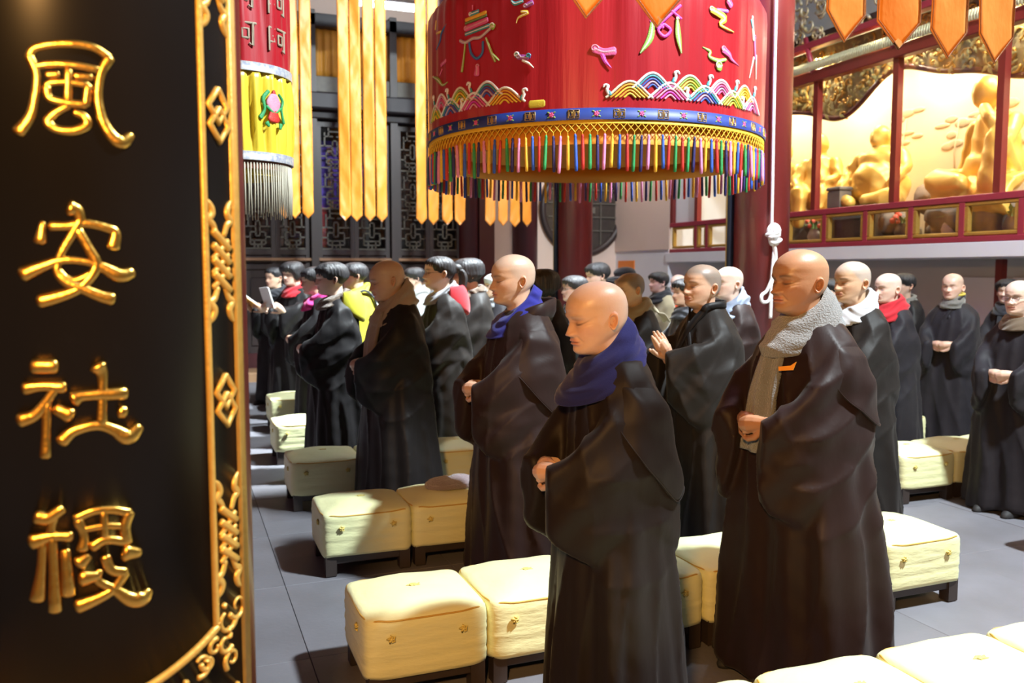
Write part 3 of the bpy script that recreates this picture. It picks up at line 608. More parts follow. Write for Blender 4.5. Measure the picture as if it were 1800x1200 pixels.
# ------------------------------------------------------------------ round embroidered canopy
KX, KY, KR = 2.29, 4.59, .95
cn = empty('embroidered_canopy', (KX, KY, 2.1)); tag(cn, 'large round red silk canopy embroidered with clouds and waves, coloured tassels below', 'canopy')
def K(mb, name, m, smooth=True, me=None):
    o = mb.build(name, m, cn, smooth); o.location = (0, 0, -2.1); return o
th = np.linspace(0, 2*PI, 300, endpoint=False)
def silk_r(z, t):
    u = np.clip((z - 2.2) / .7, 0, 1)
    return KR + .006*np.sin(14*t + 2*np.sin(3*t)) * u + .0035*np.sin(47*t + 3*np.sin(5*t)) * (.4 + .6*u)
R = []
prof = [(2.165, 0), (2.24, 0), (2.35, 0), (2.5, 0), (2.65, 0), (2.78, 0), (2.84, .006), (2.872, .022), (2.89, .05)]
for z, ins in prof: R.append(np.stack([(silk_r(z, th) - ins)*np.sin(th), -(silk_r(z, th) - ins)*np.cos(th), np.full(300, z)], 1))
for z, ins in prof[::-1]: R.append(np.stack([(silk_r(z, th) - ins - .012)*np.sin(th), -(silk_r(z, th) - ins - .012)*np.cos(th), np.full(300, z - .004)], 1))
R.append(R[0]); K(MB().loft(R, True, False), 'silk_skirt', M['silk'])
def ring(r0, r1, z0, z1, n=160):
    t = np.linspace(0, 2*PI, n, endpoint=False)
    return MB().loft([np.stack([r*np.sin(t), -r*np.cos(t), np.full(n, z)], 1) for r, z in ((r1, z0), (r1, z1), (r0, z1), (r0, z0), (r1, z0))], True, False)
K(ring(KR - .03, KR - .022, 2.15, 2.86), 'lining', M['lining'])
K(ring(KR - .10, KR - .06, 2.88, 3.6), 'upper_tier', M['violet'])
K(ring(.0, KR - .03, 2.86, 2.875), 'top_cloth', M['lining'])
K(ring(KR + .002, KR + .010, 2.160, 2.214), 'blue_border', M['bluesilk'])
K(ring(KR - .035, KR + .006, 2.104, 2.164, 160) if False else ring(KR - .004, KR + .004, 2.142, 2.162), 'net_band', M['net'])
o = K(ring(KR - .03, KR - .024, 2.05, 2.15), 'inner_frill', M['lining'])
NT = 170
# cord net between band and tassels
net = MB()
for i in range(NT):
    for d in (-1, 1):
        a0 = 2*PI*i/NT; 
        pts = [((KR+.002)*math.sin(a0 + d*u*2*PI/NT), -(KR+.002)*math.cos(a0 + d*u*2*PI/NT), 2.144 - .040*u) for u in (0, .5, 1)]
        net.tube(pts, .0022, 4, caps=False)
    net.tube([((KR+.002)*math.sin(2*PI*i/NT), -(KR+.002)*math.cos(2*PI*i/NT), z) for z in (2.106, 2.088)], .0022, 4, caps=False)
o = K(net, 'cord_net', M['net']); o['kind'] = 'stuff'
tcol = ['red', 'tgreen', 'navy', 'tpink', 'tyellow', 'tblue']
tm = {}
for c in tcol:
    mb = MB(); rs = [(.0, .002), (-.004, .006), (-.012, .0068), (-.02, .0055), (-.03, .0078), (-.09, .0085), (-.14, .0088), (-.168, .0075), (-.171, .002)]
    mb.loft([[(r*math.cos(a), r*math.sin(a), z) for a in np.linspace(0, 2*PI, 8, endpoint=False)] for z, r in rs])
    tm[c] = mb.mesh('tassel'); tm[c].materials.append(EM[c])
for i in range(NT):
    a = 2*PI*i/NT; rr_ = RNG.uniform(-.004, .004)
    o = link('tassel', tm[tcol[i % 6]], None, cn, ((KR + .002)*math.sin(a), -(KR + .002)*math.cos(a), 2.092 - 2.1 + rr_))
    o.rotation_euler = (RNG.uniform(-.04,.04), RNG.uniform(-.04,.04), RNG.uniform(0, 6)); s = RNG.uniform(.93, 1.05); o.scale = (1, 1, s)
# border motifs
for i in range(56):
    a = 2*PI*i/56
    if i % 2:
        mb = MB()
        for dx in (-.014, .014):
            for q, sz in enumerate((.019, .010)):
                pts = [(a + (dx - sz*.6)/KR, 2.187 - sz, .003), (a + (dx - sz*.6)/KR, 2.187 + sz, .003), (a + (dx + sz*.6)/KR, 2.187 + sz, .003), (a + (dx + sz*.6)/KR, 2.187 - sz, .003), (a + (dx - sz*.3)/KR, 2.187 - sz, .003)]
                cyl_tube(mb, pts, R=KR, const=.003, smooth=False, n=5, base=.010)
        K(mb, 'border_fret', M['goldp'])
    else:
        mb = MB()
        for q in range(5):
            an = q*2*PI/5; mb_p = (a + .010*math.cos(an)/KR, 2.187 + .010*math.sin(an))
            cyl_tube(mb, [(a + .003*math.cos(an)/KR, 2.187 + .003*math.sin(an), .009), (mb_p[0], mb_p[1], .011)], R=KR, const=.003, n=5, base=.010)
        K(mb, 'border_flower', EM['pink'])
        mb = MB()
        for q in range(4):
            an = PI/4 + q*PI/2; cyl_tube(mb, [(a + .016*math.cos(an)/KR, 2.187 + .014*math.sin(an), .007), (a + .027*math.cos(an)/KR, 2.187 + .019*math.sin(an), .004)], R=KR, const=.0025, n=5, base=.010)
        K(mb, 'border_leaf', EM['green'])
# embroidery
for c, pts in EMB:
    if len(pts) < 2: continue
    K(cyl_tube(MB(), pts, R=KR + .005, const=.0014, n=6), 'embroidered_motif', EM[c])
    if c == 'ylabel': continue
    alt = dict(pink='rose', teal='white', orange='yellow', dkgreen='green', lav='cream', green='cream', blue='teal', purple='lav', cream='white', yellow='cream', magenta='pink')[c]
    K(cyl_tube(MB(), [(a_, b_, c_*.34) for a_, b_, c_ in pts], R=KR + .005, const=.0022, n=6), 'embroidered_motif', EM[alt])
    wm = max(p[2] for p in pts)
    if wm > .022 and len(pts) <= 4 and c in ('pink', 'teal', 'yellow', 'purple', 'blue', 'green', 'cream'):
        a_, b_, c_ = pts[0]; mb = MB()
        t_ = np.linspace(0, 5.2, 9); rad = c_*.52*(1 - t_/7.5)
        cyl_tube(mb, [(a_ + r_*math.cos(q)/KR, b_ + r_*math.sin(q), .006) for q, r_ in zip(t_, rad)], R=KR + .006, const=.0022, n=5, seg=2)
        K(mb, 'embroidered_motif', EM[alt])
def sea_wave(t0, z0, w_, h_, cols):
    for q, c in enumerate(cols):
        f_ = 1 - q / (len(cols) + .3)
        pts = []
        for u in np.linspace(0, 1, 9):
            pts.append((t0 + (u - .5) * w_ * f_ / KR, z0 + h_ * f_ * math.sin(PI*u)**1.3, .012 if q == 0 else .009))
        K(cyl_tube(MB(), pts, R=KR + .004, const=.0035, n=5, seg=2, base=.001 * (len(cols)-q)*0), 'embroidered_wave', EM[c])
def curl(t0, z0, s, d):
    pts = [(t0, z0, .016), (t0 + d*.25*s/KR, z0 + .6*s, .016), (t0 + d*.1*s/KR, z0 + 1.1*s, .014), (t0 + d*.55*s/KR, z0 + 1.25*s, .012), (t0 + d*.75*s/KR, z0 + .95*s, .007)]
    K(cyl_tube(MB(), pts, R=KR + .005, const=.004, n=5), 'embroidered_spray', EM['white']); 
    K(cyl_tube(MB(), [(t0 - d*.2*s/KR, z0 - .1*s, .018), (t0 - d*.05*s/KR, z0 + .4*s, .010)], R=KR + .005, const=.004, n=5), 'embroidered_spray', EM['teal'])
ZB = 2.262
def wave_band(t0, wid, mirror=1):
    pal = [('cream','orange','yellow','orange','yellow'), ('white','pink','rose','magenta','rose'), ('white','teal','blue','lav','blue'), ('cream','green','yellow','green','yellow'), ('white','rose','pink','lav','pink')]
    n_ = max(2, int(wid / .2)); 
    for i in range(n_ - 1): 
        tt = t0 + mirror * ((i + 1) * .2 + .02)/KR
        sea_wave(tt, ZB + .045, .20, .072, pal[(i + 2) % 5]); curl(tt + .11/KR*mirror, ZB + .085, .036, mirror)
    for i in range(n_):
        tt = t0 + mirror * (i * .2 + .11)/KR
        sea_wave(tt, ZB, .225, .075, pal[i % 5])
        if i % 2 == 0: curl(tt - .1/KR*mirror, ZB + .015, .034, -mirror)
wave_band(-.40, 1.15); wave_band(-.82, .95, -1); wave_band(1.35, 1.2); wave_band(-2.3, 1.2, -1)
# ------------------------------------------------------------------ red and yellow cylinder banner beside the couplet column
BX, BY, BR = .30, 4.5, .255
sb = empty('silk_cylinder_banner', (BX, BY, 1.7)); tag(sb, 'red and yellow gathered silk cylinder banner with pale fringe beside the couplet column', 'banner')
def B(mb, name, m, smooth=True):
    o = mb.build(name, m, sb, smooth); o.location = (0, 0, -1.7); return o
def gathered(z0, z1, nz, amp, r, kk=22, thick=.006, taper=None):
    t = np.linspace(0, 2*PI, 160, endpoint=False); R = []
    zs = list(np.linspace(z0, z1, nz))
    for ins, ZZ in ((0, zs), (thick, zs[::-1])):
        for z in ZZ:
            u = (z - z0) / (z1 - z0); a_ = amp * (.35 + .65 * math.sin(PI * min(1, max(0, u)))**.7)
            rr_ = r + a_ * (np.sin(kk*t + 1.5*np.sin(2*t+u)) + .5*np.sin(2.3*kk*t + 3*u)) - ins
            R.append(np.stack([rr_*np.sin(t), -rr_*np.cos(t), np.full(160, z)], 1))
    R.append(R[0]); return MB().loft(R, True, False)
B(gathered(2.40, 3.2, 10, .010, BR, 9), 'red_silk_tier', M['silk'])
B(gathered(1.985, 2.385, 10, .016, BR + .002, 21), 'yellow_silk_tier', M['yelsilk'])
for z in (2.392, 1.985):
    B(ring(BR - .006, BR + .014, z - .022, z + .018, 90), 'silver_blue_braid', mat('silver_blue_braid', (.25,.28,.42), .45, .3, noise=(60,(.6,.58,.5),O1,2.5)))
B(ring(BR - .05, BR - .03, 1.90, 1.98, 80), 'inner_band', M['yelsilk'])
B(ring(BR - .012, BR - .004, 1.925, 1.968, 80), 'red_net_band', mat('brick_net', (.30,.05,.03), .7, noise=(90,(.5,.3,.2),O1,2.5)))
fr = MB()
for i in range(110):
    a = 2*PI*i/110; L_ = RNG.uniform(.225, .25)
    p0 = np.array((BR*math.sin(a), -BR*math.cos(a), 1.955))
    fr.tube([p0, p0 + (0, 0, -L_*.5) + RNG.normal(0, .002, 3), p0 + (0, 0, -L_)], [.0036, .0042, .003], 5)
o = B(fr, 'silver_fringe', M['fringe']); o['kind'] = 'stuff'
# drum motif on the yellow tier
a0 = .62
mb = MB()
def bpt(dt, z, off): return ((BR + off)*math.sin(a0 + dt/BR), -(BR + off)*math.cos(a0 + dt/BR), z)
def bpatch(pts, wds, c, off=.016):
    B(cyl_tube(MB(), [(a0 + d/BR, z, w_) for (d, z), w_ in zip(pts, wds)], R=BR + off, const=.006, n=7), 'embroidered_motif', EM[c])
bpatch([(0, 2.205), (0, 2.235), (0, 2.265)], [.062, .085, .055], 'rose'); bpatch([(0, 2.275), (0, 2.292)], [.03, .012], 'red')
bpatch([(0, 2.16), (0, 2.178), (0, 2.195)], [.075, .06, .05], 'red'); bpatch([(-.04, 2.215), (0, 2.19), (.04, 2.215)], [.014]*3, 'tgreen')
bpatch([(-.03, 2.285), (-.055, 2.25), (-.05, 2.2), (-.07, 2.16)], [.018, .02, .014, .024], 'tgreen'); bpatch([(.03, 2.28), (.055, 2.25), (.045, 2.21), (.06, 2.15)], [.012, .016, .012, .018], 'tgreen')
bpatch([(-.04, 2.14), (-.03, 2.125)], [.024, .014], 'tgreen'); bpatch([(.04, 2.14), (.035, 2.12)], [.024, .014], 'tgreen')
# woven characters on the red tier (partly legible sutra column)
WOV = mat('woven_grey_gold', (.34,.27,.19), .6, noise=(60,(.26,.20,.14),O1,1.6))
def sutra_char(dt, zc, s):
    m_ = MB(); q = lambda x, z: (a0 + (dt + x*s)/BR, zc + z*s, .09*s)
    for seg in ([q(-.45,.4), q(-.45,-.45)], [q(-.45,.4), q(-.2,.38), q(-.28,.1), q(-.2,-.1), q(-.4,-.12)], [q(-.05,.4), q(.5,.4)], [q(.38,.4), q(.38,-.42), q(.25,-.34)], [q(.0,.18), q(.0,-.15)], [q(.0,.18), q(.22,.18), q(.22,-.15)], [q(.0,-.15), q(.22,-.15)]):
        cyl_tube(m_, seg, R=BR + .008, const=.0025, n=5, smooth=False)
    B(m_, 'woven_character', WOV)
for r_ in range(4):
    for dt in (-.08, .105): sutra_char(dt - .06, 2.535 + r_*.17, .125)

# ------------------------------------------------------------------ hanging ribbons
def ribbon_mesh(w_, L_, amp, seed, tip=.55, nz=60):
    rr_ = np.random.default_rng(seed); nx = 9
    p = rr_.uniform(0, 6.28, 6)
    us = np.linspace(-1, 1, nx); R = []
    for iz in range(nz + 1):
        z = L_ * iz / nz if iz else 0
        R.append(z)
    zs = np.array([0, .02, .04, .06] + list(np.linspace(.075, L_, nz)))
    tipz = w_ * tip
    F = []; B_ = []
    for z in zs:
        row = []
        for u in us:
            zl = z + tipz * abs(u)                # v-shaped lower edge, fading upward
            fade = math.exp(-z / .25); zl = z + tipz * abs(u) * max(0, 1 - z / max(.3, tipz*2))
            x = u * w_ / 2 * (1 + .03*math.sin(z*5 + p[4]))
            y = amp * (math.sin(u*1.2 + z*3.1 + p[0]) * .5 + math.sin(z*11 + u*2.8*math.sin(z*2+p[3]) + p[1]) * .22 + math.sin(z*27 - u*4*math.sin(z*3+p[5]) + p[2]) * .12 + math.sin(z*47 + u*6*math.sin(z*5+p[0]))*.07) + .10*amp*8*math.sin(z*1.3 + p[3]) * 0
            tw = .10 * math.sin(z*.9 + p[5])
            row.append((x*math.cos(tw) - y*math.sin(tw), x*math.sin(tw) + y*math.cos(tw), zl))
        F.append(row)
    F = np.array(F); rings = []
    for row in F:
        b = row[::-1].copy(); b[:, 1] += .003
        rings.append(np.vstack([row, b]))
    mb = MB().loft(rings); return mb, F
def ribbon(x, y, ztip, L_, w_, seed, label, group, rz=0, amp=.012, seam=False):
    mb, F = ribbon_mesh(w_, L_, amp, seed)
    o = mb.build('hanging_ribbon', M['ribbon']); o.location = (x, y, ztip); o.rotation_euler = (0, 0, rz)
    tag(o, label, 'ribbon', group)
    if seam:
        edge = np.vstack([F[::-1, 0], F[0, 1:-1], F[:, -1]]); edge = edge * (.965, 1, 1) + (0, -.0015, .004)
        MB().tube(edge, .0014, 5).build('stitched_hem', M['seam'], o)
    return o
near = [(.865, 2.005, 'first wide orange ribbon tip hanging before the red canopy', .05), (1.04, 2.00, 'second wide orange ribbon tip hanging before the red canopy, nearer the thick pillar', -.05),
        (1.585, 2.02, 'widest-set orange ribbon nearest the thick red pillar, before the shrine', .10), (1.755, 2.015, 'second orange ribbon from the thick red pillar, before the shrine', -.08),
        (1.93, 2.01, 'third orange ribbon from the thick red pillar, before the shrine', .06), (2.10, 2.012, 'fourth and last orange ribbon from the thick red pillar, before the shrine', -.12)]
for i, (x, z, lab, rz) in enumerate(near):
    ribbon(x, 1.77, z, 1.6, .128, 20 + i, lab, 'wide orange ribbons overhead', rz, .006, True)
FARX = [(1.12,2.003),(1.225,2.006),(1.362,2.008),(1.766,1.992),(1.893,1.988),(2.04,1.991),(2.175,1.987),(2.631,1.97),(2.773,1.966),(2.937,1.969),(3.089,1.966),(3.462,1.966),(3.62,1.969),(3.772,1.958),(3.926,1.968)]
FL = ['narrow orange ribbon just behind the fringe of the red and yellow banner','narrow orange ribbon beside the fringe of the red and yellow banner','narrow orange ribbon standing alone right of the red and yellow banner']
FL += ['%s of four narrow gold orange ribbons hanging before the lattice doors' % q for q in ('first, nearest the silk banner,', 'second', 'third', 'fourth')]
FL += ['%s of the four narrow orange ribbons at the edge of the round canopy' % q for q in ('first', 'second', 'third, shorter looking,', 'fourth')]
FL += ['%s of the four narrow orange ribbons seen through the canopy tassels' % q for q in ('first', 'second', 'third', 'fourth')]
for i, ((x, z), lab) in enumerate(zip(FARX, FL)):
    ribbon(x, 9.62, z, 2.95, .122, 50 + i, lab, 'narrow orange ribbons in rows of four', RNG.uniform(-.1,.1), .012)
trim(MB().tube([(-.9, 1.77, 3.63), (3.6, 1.77, 3.63), (7.5, 1.77, 3.63)], .014, 8), M['beam'])
trim(MB().box((3.6, 9.7, 5.05), (9.0, .18, .24), bev=.01), M['beam'])
# fluorescent lamp glowing at the top of the frame
o = empty('ceiling_light', (2.55, 11.3, 4.86)); tag(o, 'bright white fluorescent ceiling light above the lattice doors', 'light')
MB().box((.1, 0, .05), (1.0, .2, .05), bev=.01).build('housing', M['white'], o, False)
MB().box((.1, 0, .0), (.95, .16, .05), bev=.015).build('diffuser', mat('lamp_diffuser', (.9,.9,.9), .5, emit=((.92,.96,1), 14)), o, False)
# white rope on the thick pillar
rp = empty('knotted_rope', (4.28, 5.51, 1.0)); tag(rp, 'knotted white rope hanging down the thick red pillar', 'rope')
def RP(mb, name):
    o = mb.build(name, M['rope'], rp); o.location = (-4.28, -5.51, -1.0); return o
RP(MB().tube(catmull([(4.267,5.51,5.0),(4.267,5.51,3.469),(4.270,5.51,2.6),(4.274,5.51,2.1),(4.276,5.51,1.72)], 30), .011, 8), 'hanging_cord')
mb = MB(); rr = np.random.default_rng(4)
for q in range(9):
    t = np.linspace(0, 2*PI, 14, endpoint=False); a, b = rr.uniform(.03,.055), rr.uniform(.025,.05); R3 = Euler(rr.uniform(0,3,3)).to_matrix()
    c = Vector((4.285 + rr.uniform(-.02,.02), 5.495, 1.70 + rr.uniform(-.045,.05)))
    mb.tube([tuple(c + R3 @ Vector((a*math.cos(x), b*math.sin(x), .008*math.sin(2*x)))) for x in t], .013, 7, closed=True)
RP(mb, 'knot')
RP(MB().tube(catmull([(4.29,5.50,1.66),(4.303,5.505,1.581),(4.297,5.505,1.428),(4.24,5.50,1.30),(4.19,5.495,1.262),(4.186,5.495,1.225),(4.208,5.495,1.206),(4.256,5.50,1.218),(4.279,5.50,1.29),(4.285,5.505,1.42),(4.30,5.505,1.6)], 50), .013, 8), 'loop')
RP(MB().tube(catmull([(4.275,5.50,1.68),(4.30,5.49,1.603),(4.312,5.50,1.472),(4.285,5.50,1.341),(4.283,5.505,1.209),(4.281,5.505,1.08)], 30), .013, 8), 'tail')
# ------------------------------------------------------------------ kneeling stools
def sq_ring(hx, hy, z, n=64, e=9.0, wob=None):
    t = np.linspace(0, 2*PI, n, endpoint=False) + PI/4
    c, s = np.cos(t), np.sin(t)
    # denser at corners
    x = np.sign(c) * np.abs(c)**(2/e) * hx; y = np.sign(s) * np.abs(s)**(2/e) * hy
    return x, y, np.full(n, z)
def cushion_mesh(seed):
    rr = np.random.default_rng(seed); n = 112
    R = []
    ph = rr.uniform(0, 6.28, 8)
    t = np.linspace(0, 2*PI, n, endpoint=False)
    tab = [(.098,.990),(.112,1.0),(.124,1.0),(.136,1.003),(.148,1.0),(.16,1.0),(.172,1.002),(.184,1.006),(.196,1.004),(.208,1.0),(.22,1.002),(.232,1.005),(.244,1.006),(.256,1.002),(.266,1.0),(.280,.998),(.292,.985),(.300,.960),(.306,.92),(.314,.84),(.322,.70),(.328,.52),(.331,.30),(.332,.1)]
    for z, k_ in tab:
        x, y, zc = sq_ring(.2190*k_, .205*k_, z, n, 10 if k_ > .95 else 6 if k_ > .8 else 4)
        if .12 < z < .29:   # gathers: horizontal pull folds near the corners
            cornerness = np.clip(np.minimum(np.abs(x)/.2165, np.abs(y)/.205), 0, 1)**2
            f = (.0021*np.sin(z*230 + ph[0] + 22*x + 2*np.sin(11*x)) + .0022*np.sin(z*140 + 19*y + ph[1] + 2*np.sin(9*y))) * (.75 - .35*cornerness)
            L_ = np.hypot(x, y); x = x + f*x/L_; y = y + f*y/L_
        if z > .30:
            zc = zc + .003*np.sin(9*x*3 + ph[2]) * np.sin(8*y*3 + ph[3]) - .010*(np.abs(x)/.2165)**3 * (k_ < .9)
        if z < .115: zc = zc + .003*np.sin(5*t + ph[4])
        R.append(np.stack([x, y, zc], 1))
    return MB().loft(R).mesh('cushion')
CU = []
for s in range(4):
    me = cushion_mesh(s); me.materials.append(M['cushion']); CU.append(me)
x, y, z = sq_ring(.2125, .201, .292, 80, 8)
z = z + .003*np.sin(np.arange(80)*.6)
PIPE = MB().tube(np.stack([x, y, z + .002], 1), .0035, 6, closed=True).mesh('piping'); PIPE.materials.append(M['piping'])
LEG = MB().box((0,0,.054), (.052,.052,.108), bev=.005).mesh('leg', False); LEG.materials.append(M['legwood'])
m = MB()
for s in (-1, 1):
    m.box((0, s*.170, .083), (.36, .028, .05), bev=.004); m.box((s*.18, 0, .083), (.028, .32, .05), bev=.004)
m.box((0,0,.102), (.40,.38,.012))
FRM = m.mesh('frame', False); FRM.materials.append(M['legwood'])
m = MB()
for q in range(5):
    a = q*2*PI/5; m.tube([(0,-.003,0), (.009*math.cos(a),-.007,.009*math.sin(a)), (.015*math.cos(a+.5),-.004,.013*math.sin(a+.5)), (.006*math.cos(a+.9),-.003,.006*math.sin(a+.9))], [.003,.0045,.0035,.002], 6)
m.ball((0,-.006,0), (.006,.005,.006), 8, 6)
KNOT = m.mesh('bow_knot'); KNOT.materials.append(M['knot'])
def stool():
    r = empty('kneeling_stool')
    link('cushion', CU[0], None, r); link('piping', PIPE, None, r); link('frame', FRM, None, r)
    for sx in (-1, 1):
        for sy in (-1, 1): link('leg', LEG, None, r, (sx*.178, sy*.165, 0))
    k_ = link('bow_knot', KNOT, None, r, (.12, -.2075, .235)); 
    k_ = link('bow_knot', KNOT, None, r, (-.13, -.2075, .235))
    k_ = link('bow_knot', KNOT, None, r, (.0, .0, .331)); k_.rotation_euler = (-PI/2, 0, 0); k_.scale = (1.6, .35, 1.0)
    k_ = link('bow_knot', KNOT, None, r, (-.219, -.09, .245)); k_.rotation_euler = (0, 0, -PI/2)
    return r
proto = stool(); first = True
ORD = ['first', 'second', 'third', 'fourth', 'fifth', 'sixth', 'seventh', 'eighth']
rows = [  # x0, front y, count, row phrase
 (.60, 1.56, 6, 'nearest row, in front of all nuns', 'nearest left row of stools'),
 (.538, 2.73, 6, 'second row, behind the foremost bald nun', 'second left row of stools'),
 (.605, 4.02, 6, 'third row, behind the royal blue scarf', 'third left row of stools'),
 (.605, 5.22, 6, 'fourth row, behind the beige scarf', 'fourth left row of stools'),
 (.655, 6.55, 6, 'fifth row, behind the yellow hood', 'fifth left row of stools'),
 (.745, 7.90, 6, 'sixth row, behind the magenta scarf', 'sixth left row of stools'),
 (.885, 9.10, 5, 'seventh row, behind the reading woman', 'seventh left row of stools'),
 (.875, 9.95, 3, 'farthest row, before the lattice doors', 'farthest left row of stools'),
]
blocks = [(4.06, 2.73, 2, 'second row beyond it, at the right edge', 'second right row of stools'),
 (4.15, 4.02, 4, 'row before the nun with yellow collar', 'third right row of stools'),
 (4.62, 5.10, 2, 'row behind the nun in white scarf', 'fourth right row of stools')]
for bi, (x0, y0, cnt, ph, grp) in enumerate(rows + blocks):
    for i in range(cnt):
        o = proto if first else copy_tree(proto); first = False
        o.location = (x0 + .22 + .441*i + RNG.uniform(-.003,.003), y0 + .205 + RNG.uniform(-.006,.006), 0)
        o.rotation_euler = (0, 0, RNG.uniform(-.012,.012))
        for ch in o.children:
            if ch.name.startswith('cushion'): ch.data = CU[int(RNG.integers(4))]
        if bi < len(rows): wh = '%s stool from the couplet column in the %s' % (ORD[i], ph)
        else: wh = '%s stool from the aisle in the %s' % (ORD[i], ph)
        tag(o, wh, 'stool', grp)
# knitted hat left on a stool of the third row
hat = MB(); R = []
for i, (u, r_, z) in enumerate([(0,.105,.004),(0,.118,.012),(0,.118,.026),(0,.105,.040),(0,.085,.048),(0,.05,.054),(0,.02,.056)]):
    a = np.linspace(0, 2*PI, 48, endpoint=False)
    rr_ = r_ * (1 + .05*np.sin(3*a + i*.3) + .012*np.sin(22*a)) 
    R.append(np.stack([rr_*np.cos(a)*1.05, rr_*np.sin(a)*.72, z + .008*np.sin(2*a + 1) * (z > .02) + .0*a], 1))
o = hat.loft(R).build('knitted_hat', M['purplegrey'], loc=(1.30, 4.24, .329))
MB().tube([(.115*math.cos(a)*1.05, .115*math.sin(a)*.72, .014 + .003*math.sin(3*a)) for a in np.linspace(0, 2*PI, 40, endpoint=False)], .014, 8, closed=True).build('ribbed_brim', M['purplegrey'], o)
tag(o, 'mauve grey knitted hat left folded on the second stool of the third row', 'hat')
# ------------------------------------------------------------------ people (local: facing +x, up +z, 1.50 m tall)
# head rings: zf, xf, xb, w, tilt
HR = np.array([
 (-.105,.048,-.078,.066,.28),(-.075,.038,-.068,.057,.30),(-.045,.033,-.064,.053,.33),(-.022,.036,-.065,.052,.36),(-.010,.055,-.067,.053,.38),(-.003,.073,-.069,.054,.37),
 (.004,.0845,-.072,.0555,.35),(.018,.0890,-.078,.0600,.29),(.035,.0870,-.085,.0650,.23),(.050,.0880,-.090,.0685,.18),(.070,.0875,-.094,.0712,.13),(.090,.0865,-.097,.0730,.09),
 (.110,.0850,-.099,.0742,.05),(.125,.0885,-.100,.0750,.02),(.150,.0890,-.099,.0755,0),(.172,.0825,-.093,.0725,0),(.190,.0710,-.082,.0650,0),(.205,.0550,-.066,.0530,0),
 (.216,.0380,-.046,.0380,0),(.222,.0220,-.027,.0230,0),(.2248,.0060,-.008,.0070,0)])
HK = np.arange(len(HR)).astype(float)
def head_profile(u):
    return [spline(u, HK, HR[:, i]) for i in range(5)]
def head_surface(u, th, off=0.0):
    """u: ring parameter array, th: angle array (0 = front) -> points"""
    zf, xf, xb, w, k = head_profile(u)
    c, s = np.cos(th), np.sin(th)
    ex = 2.15
    cx = np.sign(c)*np.abs(c)**(2/ex); sy = np.sign(s)*np.abs(s)**(2/ex)
    x = np.where(c > 0, -.005 + (xf + off + .005)*cx, -.005 + (-xb + off - .005)*cx)
    y = (w + off) * sy
    z = zf + k * (xf - x)
    return np.stack([x, y, z], -1)
def g(x, s): return np.exp(-.5*(x/s)**2)
